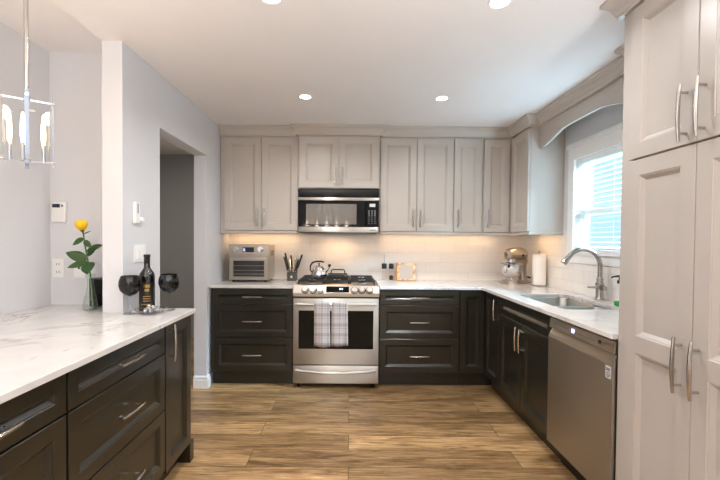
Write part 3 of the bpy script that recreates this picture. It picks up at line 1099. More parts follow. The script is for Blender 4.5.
hb = MB()
hp = []
for i in range(15):
    t = -1 + 2 * i / 14
    hp.append((t * 0.350, -0.066 - 0.026 * (1 - t * t), 0.166 - 0.016 * (1 - t * t)))
hb.tube(hp, 0.012, 12, flat=((0, 1, 0), 0.6))
for s in (-1, 1):
    hb.tube([(s * 0.34, -0.048, 0.166), (s * 0.34, -0.069, 0.166)], 0.010, 10)
hb.build('drawer_handle', M['steel'], wd)
MB().box(-W + 0.01, W - 0.01, 0.03, 0.5, 0.03, 0.075).build('plinth', M['black'], rg, smooth=False)
for s in (-1, 1):
    MB().cyl((s * 0.33, 0.0, 0.0), (s * 0.33, 0.0, 0.076), 0.016, seg=12).build('foot', M['black'], rg)
# cooktop
MB().box(-W, W, 0.02, 0.60, 0.870, 0.900, 0.006).build('cooktop', M['steel'], rg, smooth=False)
MB().box(-W + 0.03, W - 0.03, 0.05, 0.57, 0.898, 0.903).build('burner_tray', M['steel'], rg, smooth=False)
for (bx, by, br) in ((-0.235, 0.17, 0.048), (-0.235, 0.45, 0.04), (0.235, 0.17, 0.05), (0.235, 0.45, 0.038), (0.0, 0.31, 0.045)):
    b = MB().lathe([(br, 0.902), (br, 0.911), (br * 0.9, 0.915), (0.0, 0.915)], (bx, by), 22).build('burner', M['steel'], rg)
    MB().lathe([(br * 0.72, 0.915), (br * 0.74, 0.923), (0.0, 0.925)], (bx, by), 20).build('burner_cap', M['iron'], b)
def grate(x0, x1):
    mb = MB()
    y0, y1, z0, z1, t = 0.05, 0.57, 0.932, 0.948, 0.011
    for yy in (y0, (y0 + y1) / 2 - t / 2, y1 - t):
        mb.box(x0, x1, yy, yy + t, z0, z1, 0.002)
    xs = (x0, x1 - t)
    for xx in xs:
        mb.box(xx, xx + t, y0, y1, z0, z1, 0.002)
    cx = (x0 + x1) / 2
    for yy in (y0 + 0.12, y1 - 0.12):
        mb.box(x0, cx - 0.03, yy - t / 2, yy + t / 2, z0, z1 + 0.003, 0.002)
        mb.box(cx + 0.03, x1, yy - t / 2, yy + t / 2, z0, z1 + 0.003, 0.002)
        mb.box(cx - t / 2, cx + t / 2, yy - 0.12, yy - 0.03, z0, z1 + 0.003, 0.002)
        mb.box(cx - t / 2, cx + t / 2, yy + 0.03, yy + 0.12, z0, z1 + 0.003, 0.002)
    for xx in (x0 + t / 2, x1 - t / 2):
        for yy in (y0 + t / 2, (y0 + y1) / 2, y1 - t / 2):
            mb.box(xx - 0.008, xx + 0.008, yy - 0.008, yy + 0.008, 0.902, z0 + 0.003)
    return mb.build('grate', M['iron'], rg, smooth=False)
grate(-0.345, -0.118)
grate(-0.113, 0.113)
grate(0.118, 0.345)

# black griddle lying across the middle grate
gd = thing('griddle_pan', 'black cast iron griddle with raised loop handles on the middle burner', 'griddle', (RC, 3.545 + 0.29, 0.9515))
gp = MB()
gp.box(-0.095, 0.095, -0.17, 0.17, 0.0, 0.016, 0.004)
gp.box(-0.095, -0.085, -0.17, 0.17, 0.014, 0.026, 0.003).box(0.085, 0.095, -0.17, 0.17, 0.014, 0.026, 0.003)
gp.box(-0.09, 0.09, -0.17, -0.16, 0.014, 0.024, 0.003).box(-0.09, 0.09, 0.16, 0.17, 0.014, 0.026, 0.003)
gp.build('plate', M['iron'], gd, smooth=False)
for s in (1, -1):
    MB().tube([(-0.07, s * 0.165, 0.018), (-0.066, s * 0.175, 0.05 if s > 0 else 0.03), (-0.052, s * 0.178, 0.062 if s > 0 else 0.034), (0.052, s * 0.178, 0.062 if s > 0 else 0.034), (0.066, s * 0.175, 0.05 if s > 0 else 0.03), (0.07, s * 0.165, 0.018)], 0.006, 10).build('loop_handle', M['iron'], gd)

# kettle
kt = thing('kettle', 'polished steel whistling kettle on the back left burner', 'kettle', (-0.298, 3.865, 0.9515))
kt.scale = (0.9, 0.9, 0.88)
MB().lathe([(0.0, 0.0), (0.074, 0.0), (0.083, 0.006), (0.086, 0.02), (0.078, 0.06), (0.060, 0.098), (0.046, 0.114), (0.044, 0.118)], seg=32).build('body', M['chrome'], kt)
lid = MB().lathe([(0.046, 0.117), (0.044, 0.122), (0.020, 0.130), (0.0, 0.132)], seg=28).build('lid', M['chrome'], kt)
MB().lathe([(0.006, 0.130), (0.006, 0.138), (0.012, 0.142), (0.010, 0.150), (0.0, 0.152)], seg=16).build('lid_knob', M['black'], lid)
st = MB().tube([(0.058, 0, 0.05), (0.085, 0, 0.08), (0.108, 0, 0.118)], [0.022, 0.017, 0.013], 14).build('spout', M['chrome'], kt)
MB().tube([(0.104, 0, 0.112), (0.118, 0, 0.135), (0.121, 0, 0.140)], [0.016, 0.016, 0.010], 12).build('spout_cap', M['black'], st)
hp = [(-0.078, 0, 0.05), (-0.096, 0, 0.08), (-0.092, 0, 0.125), (-0.07, 0, 0.157), (-0.03, 0, 0.170), (0.03, 0, 0.170), (0.056, 0, 0.160)]
MB().tube(hp, [0.006, 0.007, 0.009, 0.010, 0.010, 0.010, 0.008], 12).build('handle', M['black'], kt)

# towels over the oven handle
def towel(x0, x1, zb, label, seed):
    random.seed(seed)
    hy, hz = 3.545 - 0.107, 0.752
    cx = (x0 + x1) / 2
    rows = []
    prof = []
    R = 0.021
    zf, zk = zb - hz, -0.22
    n = 16
    for i in range(n):
        prof.append((-R - 0.002, zf + (0 - zf) * i / n, i / n))
    for i in range(9):
        a = PI - PI * i / 8
        prof.append((R * math.cos(a), R * math.sin(a), 1.0))
    for i in range(1, 8):
        prof.append((R, zk * i / 7, 1.0))
    m = 10
    ph = random.random() * 6
    for (yy, zz, t) in prof:
        row = []
        for k in range(m + 1):
            u_ = k / m
            wv = 0.005 * math.sin(u_ * 7 + ph) * (1 - t) * (1.3 if zz < 0 else 0)
            flare = 1.0 - 0.06 * t
            row.append(((u_ - 0.5) * (x1 - x0) * flare + 0.004 * (1 - t) * math.sin(ph), yy + (wv if yy < 0 else 0), zz + (0.004 * math.sin(u_ * 5 + ph) if t < 0.01 else 0)))
        rows.append(row)
    mb = MB().sheet(rows)
    o = mb.build('dish_towel', M['plaid'])
    o.location = (cx, hy, hz)
    s = o.modifiers.new('thickness', 'SOLIDIFY'); s.thickness = 0.004; s.offset = 0
    return tag(o, label, 'towel', 'towels on the oven handle')
towel(-0.307, -0.166, 0.392, 'plaid dish towel hung on the oven handle, nearer the drawers beside the countertop oven', 3)
towel(-0.157, -0.012, 0.400, 'plaid dish towel at the middle of the oven handle, below the range display', 9)

# ------------------------------------------------------------------ microwave
mw = thing('microwave', 'black and steel over the range microwave', 'microwave', (-0.111, 3.775, 1.376))
mw.scale = (1, 1, 0.945)
Wm = 0.379
MB().box(-Wm, Wm, 0.03, 0.39, 0.0, 0.432).build('casing', M['black'], mw, smooth=False)
MB().box(-Wm, Wm, 0.0, 0.03, 0.355, 0.432, 0.003).build('vent_band', M['black_glass'], mw, smooth=False)
MB().box(-Wm, Wm, -0.012, 0.03, 0.322, 0.353, 0.005, 2).build('door_trim', M['steel'], mw)
dr = MB().box(-Wm, 0.255, -0.006, 0.03, 0.062, 0.321, 0.003).build('door', M['black_glass'], mw, smooth=False)
MB().box(-0.305, 0.17, -0.0075, -0.0055, 0.085, 0.288).build('window', M['mw_window'], dr, smooth=False)
cp = MB().box(0.256, Wm, -0.006, 0.03, 0.062, 0.321, 0.003).build('control_panel', M['black_glass'], mw, smooth=False)
MB().box(0.292, 0.345, -0.0075, -0.0055, 0.262, 0.292).build('display', M['white_print'], cp, smooth=False)
bt = MB()
for r in range(7):
    for c in range(3):
        x = 0.280 + c * 0.028
        z = 0.095 + r * 0.021
        if r > 3:
            bt.cyl((x + 0.007, -0.0055, z), (x + 0.007, -0.0072, z), 0.0075, seg=10)
        else:
            bt.box(x + 0.001, x + 0.014, -0.0072, -0.0055, z, z + 0.006)
bt.build('button_print', M['grey_plastic'], cp, smooth=False)
MB().box(-Wm, Wm, -0.012, 0.03, 0.006, 0.060, 0.005, 2).build('lower_trim', M['steel'], mw)
MB().box(0.30, 0.352, -0.0135, -0.0115, 0.026, 0.034).build('badge', M['grey_plastic'], mw, smooth=False)
MB().box(-Wm + 0.02, Wm - 0.02, 0.03, 0.37, -0.006, 0.0).build('underside_grille', M['grey_plastic'], mw, smooth=False)

# ------------------------------------------------------------------ dishwasher
dw = thing('dishwasher', 'stainless steel dishwasher between the sink doors and tall pantry', 'dishwasher', (RX, 2.362, 0), -PI / 2)
wD = 0.582
MB().box(0.003, wD - 0.003, 0.03, dR, 0.10, CB - 0.004).build('tub', M['black'], dw, smooth=False)
cp = MB().prism([(-0.036, 0.808), (-0.030, 0.862), (0.03, 0.866), (0.03, 0.808)], 0.003, wD - 0.003, 'x').build('control_panel', M['steel_v'], dw, smooth=False)
dg = MB()
for i, xx in enumerate((0.236, 0.250)):
    dg.box(xx, xx + 0.009, -0.0350, -0.0330, 0.826, 0.846)
dg.build('digits', M['led_blue'], cp, smooth=False)
bt = MB()
for i in range(8):
    bt.box(0.295 + i * 0.020, 0.305 + i * 0.020, -0.0352, -0.0332, 0.830, 0.835)
ct = MB()
for i in range(6):
    ct.box(0.06 + i * 0.024, 0.074 + i * 0.024, -0.0352, -0.0332, 0.834, 0.838)
bt.build('button_print', M['grey_plastic'], cp, smooth=False)
ct.build('cycle_print', M['grey_plastic'], cp, smooth=False)
MB().cyl((0.475, -0.030, 0.836), (0.475, -0.0375, 0.836), 0.009, seg=16).build('power_button', M['black'], cp)
dd = MB().prism([(-0.034, 0.130), (-0.040, 0.134), (-0.040, 0.752), (-0.034, 0.772), (-0.018, 0.800), (0.03, 0.800), (0.03, 0.130)], 0.003, wD - 0.003, 'x').build('door', M['steel_v'], dw, smooth=False)
stk = MB().box(0.534, 0.570, -0.0412, -0.0398, 0.690, 0.746).build('sticker', M['white_print'], dd, 'small white sticker with a round emblem', smooth=False)
em = MB()
em.lathe([(0.0125, 0), (0.0125, 0.0006), (0.0095, 0.0006), (0.0095, 0), (0.0125, 0)], seg=24, mat=Matrix.Translation((0.552, -0.0412, 0.708)) @ Matrix.Rotation(PI / 2, 4, 'X'))
em.box(0.550, 0.5525, -0.042, -0.0410, 0.702, 0.714).box(0.550, 0.558, -0.042, -0.0410, 0.702, 0.7045)
em.box(0.539, 0.565, -0.042, -0.0410, 0.726, 0.730).box(0.539, 0.565, -0.042, -0.0410, 0.733, 0.737)
em.build('emblem', M['black'], stk, smooth=False)
MB().box(0.003, wD - 0.003, 0.045, 0.07, 0.0, 0.125).build('toe_kick', M['black'], dw, smooth=False)

# ------------------------------------------------------------------ countertop oven
to = thing('countertop_oven', 'silver countertop convection oven at the end of the short counter', 'oven', (-0.967, 3.82, CT))
w2, dO, hO = 0.191, 0.30, 0.360
S = M['silver']
cas = MB().box(-w2, w2, 0.012, dO, 0.018, hO, 0.006).build('casing', S, to, smooth=False)
vt = MB()
for i in range(7):
    vt.box(w2 - 0.0005, w2 + 0.001, 0.10 + i * 0.022, 0.112 + i * 0.022, 0.25, 0.30)
vt.build('vent_slot', M['grey_plastic'], cas, smooth=False)
cp = MB().box(-w2, w2, 0.0, 0.014, 0.258, hO, 0.003).build('control_panel', M['steel_warm'], to, smooth=False)
sc = MB().box(-0.058, 0.050, -0.0015, 0.001, 0.286, 0.334).build('screen', M['screen'], cp, smooth=False)
MB().box(-0.052, -0.034, -0.0025, -0.001, 0.297, 0.301).box(-0.052, -0.034, -0.0025, -0.001, 0.309, 0.312).box(-0.052, -0.038, -0.0025, -0.001, 0.320, 0.323).build('digits', M['led_blue'], sc, smooth=False)
for xx in (-0.123, 0.112):
    MB().cyl((xx, 0.0, 0.312), (xx, -0.006, 0.312), 0.028, seg=24).cyl((xx, -0.006, 0.312), (xx, -0.026, 0.312), 0.021, 0.019, 24).build('knob', M['chrome'], cp)
dr = MB().holed([(-w2 + 0.006, 0.022), (w2 - 0.006, 0.022), (w2 - 0.006, 0.253), (-w2 + 0.006, 0.253)],
                [[(-0.148, 0.052), (0.148, 0.052), (0.148, 0.204), (-0.148, 0.204)]], -0.004, 0.012, 'y').build('door', M['steel_warm'], to, smooth=False)
MB().box(-0.148, 0.148, 0.001, 0.004, 0.052, 0.204).build('window', M['glass'], dr, smooth=False)
MB().box(-0.168, 0.168, -0.030, -0.016, 0.214, 0.240, 0.004).box(-0.160, -0.148, -0.018, -0.003, 0.220, 0.234).box(0.148, 0.160, -0.018, -0.003, 0.220, 0.234).build('door_handle', M['steel'], dr, smooth=False)
MB().box(-0.152, 0.152, 0.0115, 0.0125, 0.046, 0.208).build('interior', M['iron'], to, smooth=False)
rk = MB()
for zz in (0.075, 0.110, 0.155):
    rk.box(-0.146, 0.146, 0.006, 0.010, zz, zz + 0.0035)
rk.build('rack', M['steel'], to, smooth=False)
for sx in (-1, 1):
    for yy in (0.03, dO - 0.03):
        MB().cyl((sx * 0.155, yy, 0.0), (sx * 0.155, yy, 0.02), 0.013, seg=12).build('foot', M['black'], to)

# ------------------------------------------------------------------ knife block
kb = thing('knife_block', 'grey knife block on the counter beside the range', 'knife block', (-0.578, 4.00, CT))
MB().prism([(-0.045, 0.0), (0.075, 0.0), (0.075, 0.112), (-0.045, 0.078)], -0.044, 0.044, 'x').build('block', M['block'], kb, smooth=False)
MB().box(-0.010, 0.010, -0.0465, -0.0445, 0.030, 0.052).build('badge', M['white_print'], kb, smooth=False)
random.seed(4)
kn = None
spots = [(-0.032, -0.02, 0.20, -0.10), (-0.012, -0.02, 0.17, -0.03), (0.010, -0.02, 0.165, 0.03), (0.032, -0.02, 0.175, 0.05), (-0.030, 0.025, 0.235, -0.10), (-0.002, 0.025, 0.21, -0.04), (0.028, 0.03, 0.245, 0.0), (0.036, 0.05, 0.22, 0.10)]
names = ['knife in the block, front row, end away from the range', 'knife in the block, front row, second from the oven side', 'knife in the block, front row, second from the range side',
         'knife in the block, front row, end by the range', 'tall knife in the block, back row, end away from the range', 'knife in the block, middle of the back row',
         'tallest knife in the block, back row near the range', 'knife leaning out of the block towards the range']
for ki, ((x, y, top, lean), nm) in enumerate(zip(spots, names)):
    k = thing('kitchen_knife', 'black and steel handled ' + nm, 'knife', (-0.578 + x, 4.00 + y, CT), 0, 'knives in the block')
    zb = 0.078 + (y + 0.045) / 0.12 * 0.034
    a, bb = Vector((0, 0.004, zb + 0.001)), Vector((lean * 0.1, 0.012, zb + 0.014))
    MB().tube([a, bb], 0.0075, 8, flat=((1, 0, 0), 0.5)).build('blade', M['steel'], k)
    dirv = (Vector((lean * 0.35, 0.03, top - zb))).normalized()
    L = top + 0.03 - zb
    MB().tube([bb, bb + dirv * L * 0.5, bb + dirv * L], [0.0085, 0.0095, 0.0100], 10, flat=((0, 1, 0), 1.3)).build('handle', M['nickel'] if ki in (1, 2, 6) else M['black'], k)

# ------------------------------------------------------------------ mills and recipe card
def mill(x, lab, fill, rod):
    t = thing('spice_mill', lab, 'mill', (x, 4.09, CT), 0, 'clear spice mills')
    MB().lathe([(0.0, 0.0), (0.024, 0.0), (0.025, 0.004), (0.023, 0.05), (0.022, 0.121), (0.020, 0.121), (0.020, 0.004), (0.0, 0.003)], seg=24).build('jar', M['glass'], t)
    MB().lathe([(0.024, 0.120), (0.026, 0.124), (0.026, 0.166), (0.022, 0.174), (0.0, 0.176)], seg=24).build('cap', M['black'], t)
    if fill:
        MB().lathe([(0.0, 0.005), (0.0205, 0.006), (0.0205, 0.044), (0.010, 0.052), (0.0, 0.050)], seg=20).build('peppercorns', M['iron'], t)
    if rod:
        MB().cyl((0, 0, 0.174), (0, 0, 0.265), 0.0022, seg=8).build('rod', M['grey_plastic'], t)
mill(0.352, 'clear mill with a thin rod standing up from its dark cap', False, True)
mill(0.425, 'clear mill with dark peppercorns, next to the floral card', True, False)
rc = thing('recipe_stand', 'small pale card with floral rim on the counter right of the range', 'card', (0.575, 4.045, CT))
rot = Matrix.Rotation(math.radians(-7), 4, 'X')
m1 = MB().box(-0.094, 0.094, 0.0, 0.014, 0.006, 0.182, 0.002)
bmesh.ops.transform(m1.bm, matrix=rot, verts=m1.bm.verts)
m1.build('card', M['floral'], rc, smooth=False)
m2 = MB().box(-0.106, -0.093, -0.002, 0.020, 0.006, 0.184, 0.002)
bmesh.ops.transform(m2.bm, matrix=rot, verts=m2.bm.verts)
m2.build('spine', M['wood'], rc, smooth=False)
MB().box(-0.10, 0.10, -0.02, 0.075, 0.0, 0.008, 0.002).build('base', M['wood'], rc, smooth=False)

# ------------------------------------------------------------------ stand mixer (side on, bowl towards -X)
mx = thing('stand_mixer', 'silver stand mixer with steel bowl in the counter corner', 'mixer', (1.632, 3.925, CT), math.radians(33))
SM = M['silver']
bs = MB()
bs.prism([(p[0], p[1]) for p in rrect(-0.165, 0.135, -0.10, 0.10, 0.085, 8)], 0.0, 0.022)
bs.prism([(p[0], p[1]) for p in rrect(-0.155, 0.125, -0.09, 0.09, 0.08, 8)], 0.022, 0.034)
bs.build('base', SM, mx, smooth=False)
col = []
for z, x0, x1, wy in ((0.025, 0.035, 0.130, 0.060), (0.08, 0.052, 0.128, 0.046), (0.14, 0.052, 0.125, 0.042), (0.20, 0.035, 0.135, 0.046), (0.235, 0.015, 0.142, 0.050)):
    row = [(p[0], p[1], z) for p in rrect(x0, x1, -wy, wy, 0.03, 4)]
    row.append(row[0])
    col.append(row)
cm = MB().sheet(col)
bmesh.ops.remove_doubles(cm.bm, verts=cm.bm.verts, dist=1e-5)
cm.build('column', SM, mx)
# motor head: rounded bullet along x
hd = []
for x, ry, rzz, zc in ((-0.150, 0.006, 0.006, 0.282), (-0.148, 0.034, 0.040, 0.282), (-0.135, 0.046, 0.054, 0.282), (-0.08, 0.054, 0.062, 0.285), (0.0, 0.060, 0.066, 0.288), (0.07, 0.060, 0.064, 0.286), (0.12, 0.050, 0.052, 0.280), (0.145, 0.030, 0.034, 0.276), (0.152, 0.006, 0.008, 0.274)):
    row = [(x, ry * math.cos(2 * PI * k / 24), zc + rzz * math.sin(2 * PI * k / 24)) for k in range(24)]
    hd.append(row)
hm = MB().sheet(hd, closed=True)
head = hm.build('motor_head', SM, mx)
MB().cyl((-0.146, 0, 0.282), (-0.158, 0, 0.282), 0.021, seg=20).build('hub_cap', M['chrome'], head)
MB().lathe([(0.046, 0.200), (0.050, 0.206), (0.050, 0.240), (0.0, 0.240)], (-0.080, 0), 24).build('planetary', M['chrome'], mx)
MB().cyl((0.02, -0.058, 0.272), (0.02, -0.070, 0.272), 0.012, seg=14).build('lock_knob', M['black'], head)
MB().box(-0.145, 0.10, -0.0615, -0.058, 0.279, 0.286).build('trim_band', M['chrome'], head, smooth=False)
MB().lathe([(0.0, 0.036), (0.046, 0.036), (0.050, 0.044), (0.044, 0.052), (0.075, 0.075), (0.098, 0.115), (0.106, 0.165), (0.107, 0.190), (0.110, 0.193), (0.105, 0.193), (0.103, 0.165), (0.095, 0.117), (0.072, 0.079), (0.0, 0.060)], (-0.070, 0), 32).build('bowl', M['chrome'], mx)
MB().tube([(-0.170, -0.01, 0.178), (-0.200, -0.012, 0.178), (-0.210, -0.012, 0.150), (-0.200, -0.012, 0.110), (-0.162, -0.01, 0.110)], 0.005, 8).build('bowl_handle', M['chrome'], mx)
MB().cyl((-0.075, 0, 0.205), (-0.075, 0, 0.10), 0.008, seg=10).ellipsoid((-0.075, 0, 0.12), (0.045, 0.012, 0.045)).build('beater', M['white_plastic'], mx)
MB().cyl((0.12, -0.05, 0.06), (0.155, -0.05, 0.05), 0.009, seg=10).build('speed_lever', M['black'], mx)

# ------------------------------------------------------------------ paper towel
ph = thing('paper_towel_holder', 'metal paper towel holder standing by the mixer', 'holder', (1.752, 3.70, CT))
MB().lathe([(0.0, 0.0), (0.072, 0.0), (0.074, 0.004), (0.072, 0.010), (0.0, 0.012)], seg=32).build('base', M['faucet'], ph)
MB().cyl((0, 0, 0.010), (0, 0, 0.302), 0.006, seg=12).build('rod', M['faucet'], ph)
MB().lathe([(0.008, 0.298), (0.012, 0.302), (0.014, 0.312), (0.010, 0.322), (0.0, 0.326)], seg=16).build('finial', M['faucet'], ph)
MB().tube([(-0.068, -0.01, 0.008), (-0.070, -0.01, 0.06), (-0.068, -0.01, 0.09)], 0.003, 8).build('tension_arm', M['faucet'], ph)
rl = MB().lathe([(0.020, 0.0), (0.060, 0.0), (0.060, 0.278), (0.020, 0.278), (0.020, 0.0)], seg=36).build('paper_towel_roll', M['paper'])
rl.location = (1.752, 3.70, CT + 0.0125)
tag(rl, 'white paper towel roll on the holder beside the stand mixer', 'paper towel')

# ------------------------------------------------------------------ rose in a bud vase
VXp, VYp = -1.468, 2.262
vs = thing('bud_vase', 'clear glass bud vase holding the yellow rose', 'vase', (VXp, VYp, CT))
MB().lathe([(0.0, 0.0), (0.034, 0.0), (0.039, 0.006), (0.040, 0.03), (0.034, 0.065), (0.023, 0.105), (0.018, 0.140), (0.018, 0.175), (0.022, 0.200), (0.025, 0.208), (0.0235, 0.208), (0.0165, 0.175), (0.0165, 0.140), (0.021, 0.106), (0.032, 0.066), (0.037, 0.03), (0.036, 0.009), (0.0, 0.008)], seg=30).build('glass_body', M['green_glass'], vs)
MB().lathe([(0.0, 0.0095), (0.0355, 0.010), (0.0365, 0.03), (0.0318, 0.064), (0.0275, 0.08), (0.0, 0.08)], seg=28).build('water', M['glass'], vs)
rs_ = thing('yellow_rose', 'long stemmed yellow rose with green leaves standing in the vase', 'flower', (VXp, VYp, CT + 0.012))
spine = [(0.014, 0.0, 0.0), (0.006, 0, 0.10), (-0.002, 0, 0.19), (-0.016, 0, 0.27), (-0.030, 0.0, 0.35), (-0.040, 0, 0.42), (-0.046, 0, 0.445)]
MB().tube(spine, [0.004, 0.0042, 0.0042, 0.004, 0.0038, 0.0038, 0.006], 10).build('stem', M['stem'], rs_)


def leaf(base, direction, up, L, Wd, curl=0.25):
    d = Vector(direction).normalized()
    u_ = Vector(up)
    u_ = (u_ - d * u_.dot(d)).normalized()
    s = d.cross(u_)
    rows = []
    n = 8
    b = Vector(base)
    for i in range(n + 1):
        t = i / n
        wdt = Wd * math.sin(PI * min(1, t ** 0.8)) ** 0.8 if 0 < t < 1 else 0.0004
        c = b + d * (L * t) - u_ * (curl * L * t * t)
        rows.append([c - s * wdt + u_ * 0.1 * wdt, c - s * wdt * 0.5, c - u_ * 0.10 * wdt, c + s * wdt * 0.5, c + s * wdt + u_ * 0.1 * wdt])
    mb = MB().sheet(rows)
    o = mb.build('leaf', M['leaf'], rs_)
    sd = o.modifiers.new('thickness', 'SOLIDIFY'); sd.thickness = 0.0008
    return o
leaf((-0.036, 0, 0.395), (-0.5, -0.2, -0.25), (-0.2, -0.9, 0.4), 0.07, 0.020)
leaf((-0.036, 0, 0.385), (0.55, -0.2, -0.45), (0.2, -0.9, 0.35), 0.06, 0.016)
leaf((-0.024, 0, 0.325), (1.0, -0.2, 0.35), (0.1, -0.8, 0.7), 0.110, 0.026, 0.05)
leaf((-0.020, 0, 0.300), (0.9, -0.3, 0.55), (0.2, -0.8, 0.5), 0.085, 0.020, 0.0)
leaf((-0.018, 0, 0.275), (-0.9, -0.3, 0.40), (0.0, -0.9, 0.5), 0.115, 0.030, 0.1)
leaf((-0.014, 0, 0.262), (-0.6, -0.5, -0.15), (0.1, -0.9, 0.5), 0.10, 0.022, 0.2)
leaf((-0.008, 0, 0.262), (0.25, -0.6, -0.55), (0.0, -0.9, 0.4), 0.09, 0.038, 0.1)
leaf((-0.040, 0, 0.42), (0.8, -0.1, 0.3), (0, -0.7, 0.7), 0.05, 0.006, 0.0)
bl_ = MB()
top = Vector((-0.047, 0, 0.440))
for k in range(16):
    ring = k // 5
    a0 = k * 2.4
    rad = 0.010 + 0.0068 * ring
    hgt = 0.060 - 0.002 * ring
    rows = []
    for i in range(6):
        t = i / 5
        row = []
        for j in range(7):
            a = a0 + (j / 6 - 0.5) * (2.1 - 0.15 * ring)
            r = rad * (0.45 + 0.75 * math.sin(min(1.0, t * 1.5) * PI / 2) - 0.28 * max(0.0, t - 0.55) + (0.35 * max(0.0, t - 0.8) if ring == 3 else 0.0))
            zz = hgt * t - 0.008 * abs(j / 6 - 0.5) ** 2 * 4 * t
            row.append(top + Vector((r * math.cos(a), r * math.sin(a), zz)))
        rows.append(row)
    bl_.sheet(rows)
bl_.ellipsoid(top + Vector((0, 0, 0.018)), (0.014, 0.014, 0.022), 14, 10)
ob = bl_.build('blossom', M['yellow'], rs_, 'yellow rose blossom')
sd = ob.modifiers.new('thickness', 'SOLIDIFY'); sd.thickness = 0.001
MB().lathe([(0.004, 0.432), (0.012, 0.440), (0.010, 0.448), (0.0, 0.446)], (-0.047, 0), 12).build('sepal_cup', M['leaf'], rs_)

# black box behind the vase
bx = thing('black_box', 'small plain black box standing behind the bud vase', 'box', (-1.465, 2.385, CT))
MB().box(-0.075, 0.075, -0.03, 0.03, 0.004, 0.172, 0.004).build('casing', M['black'], bx, smooth=False)
MB().box(-0.068, 0.068, -0.032, -0.0295, 0.012, 0.164).build('front_panel', M['screen'] if False else M['black_glass'], bx, smooth=False)
MB().box(-0.07, 0.07, -0.028, 0.028, 0.0, 0.004).build('base', M['grey_plastic'], bx, smooth=False)

# wine bottle, dish and two glasses
wb = thing('wine_bottle', 'dark wine bottle with black and gold label between the two glasses', 'bottle', (-1.160, 2.285, CT))
wb.scale = (1.07, 1.07, 1.07)
MB().lathe([(0.0, 0.004), (0.030, 0.0), (0.038, 0.004), (0.0385, 0.012), (0.0385, 0.180), (0.036, 0.196), (0.024, 0.214), (0.0155, 0.228), (0.0145, 0.285), (0.016, 0.287), (0.016, 0.296), (0.0, 0.296)], seg=32).build('glass_body', M['bottle'], wb)
MB().lathe([(0.0152, 0.232), (0.0152, 0.283), (0.0168, 0.286), (0.0168, 0.2975), (0.0, 0.2980)], seg=24).build('capsule', M['label'], wb)
def arc_patch(mb, r, a0, a1, z0, z1, n=16):
    rows = []
    for z in (z0, z1):
        rows.append([(r * math.cos(a0 + (a1 - a0) * i / n), r * math.sin(a0 + (a1 - a0) * i / n), z) for i in range(n + 1)])
    mb.sheet(rows)
    return mb
lb = arc_patch(MB(), 0.0389, -PI / 2 - 1.25, -PI / 2 + 1.25, 0.025, 0.150).build('paper_label', M['label'], wb)
gp = MB()
fa = -PI / 2 + 0.43
for dz, hw_, hgt in ((0.124, 0.42, 0.016), (0.104, 0.30, 0.014)):
    n = 5
    for i in range(n):
        a = fa - hw_ + 2 * hw_ * i / n
        arc_patch(gp, 0.0393, a, a + 2 * hw_ / n * 0.75, dz, dz + hgt, 3)
for dz in (0.076, 0.064, 0.052):
    arc_patch(gp, 0.0393, fa - 0.5, fa + 0.5, dz, dz + 0.003, 8)
arc_patch(gp, 0.0393, fa - 0.75, fa + 0.75, 0.034, 0.037, 10)
gp.build('gold_print', M['gold'], lb)


def goblet(loc, label):
    t = thing('wine_glass', label, 'wine glass', loc, 0, 'black bowled wine glasses')
    MB().lathe([(0.0, 0.092), (0.010, 0.0925), (0.030, 0.102), (0.047, 0.122), (0.054, 0.148), (0.052, 0.172), (0.043, 0.196), (0.0415, 0.196), (0.050, 0.172), (0.052, 0.148), (0.045, 0.124), (0.028, 0.105), (0.0, 0.098)], seg=32).build('bowl', M['black_crystal'], t, 'glossy black bowl')
    MB().lathe([(0.004, 0.006), (0.0038, 0.03), (0.0042, 0.08), (0.010, 0.0925), (0.0, 0.0925)], seg=16).build('stem', M['crystal'], t, 'clear stem')
    MB().lathe([(0.0, 0.0), (0.034, 0.0), (0.035, 0.002), (0.012, 0.005), (0.004, 0.010), (0.0, 0.010)], seg=28).build('foot', M['crystal'], t, 'clear foot')
    return t
g0 = goblet((-1.192, 2.165, CT), 'black bowled wine glass in front of the wall end, nearer the rose')
g0.scale = (1.04, 1.04, 1.055)
dup(g0, (-1.036, 2.288, CT), None, 'black bowled wine glass on the far side of the bottle, by the doorway')
ds = thing('crystal_dish', 'round cut crystal dish in front of the wine bottle', 'dish', (-1.085, 2.178, CT))
dm = MB()
seg = 40
rows = []
for r, z in ((0.05, 0.0), (0.066, 0.004), (0.080, 0.026), (0.083, 0.030), (0.078, 0.029), (0.063, 0.009), (0.0005, 0.006)):
    row = []
    for k in range(seg):
        a = 2 * PI * k / seg
        rr = r * (1 + (0.03 if (k % 2 and 0.06 < r) else 0))
        row.append((rr * math.cos(a), rr * math.sin(a), z))
    rows.append(row)
dm.sheet(rows, closed=True)
dm.bm.faces.new([dm.bm.verts.new(p) for p in rows[0]])
bmesh.ops.remove_doubles(dm.bm, verts=dm.bm.verts, dist=1e-6)
dm.build('dish_body', M['crystal'], ds, smooth=False)
random.seed(12)
pc0 = None
lay = [(0.0, 0.0, 0.018), (0.03, 0.008, 0.018), (-0.03, 0.004, 0.018), (0.012, -0.03, 0.018), (-0.014, -0.03, 0.018), (0.012, 0.032, 0.018), (-0.02, 0.03, 0.018), (0.014, -0.006, 0.036), (-0.012, 0.002, 0.036), (0.0, -0.022, 0.034)]
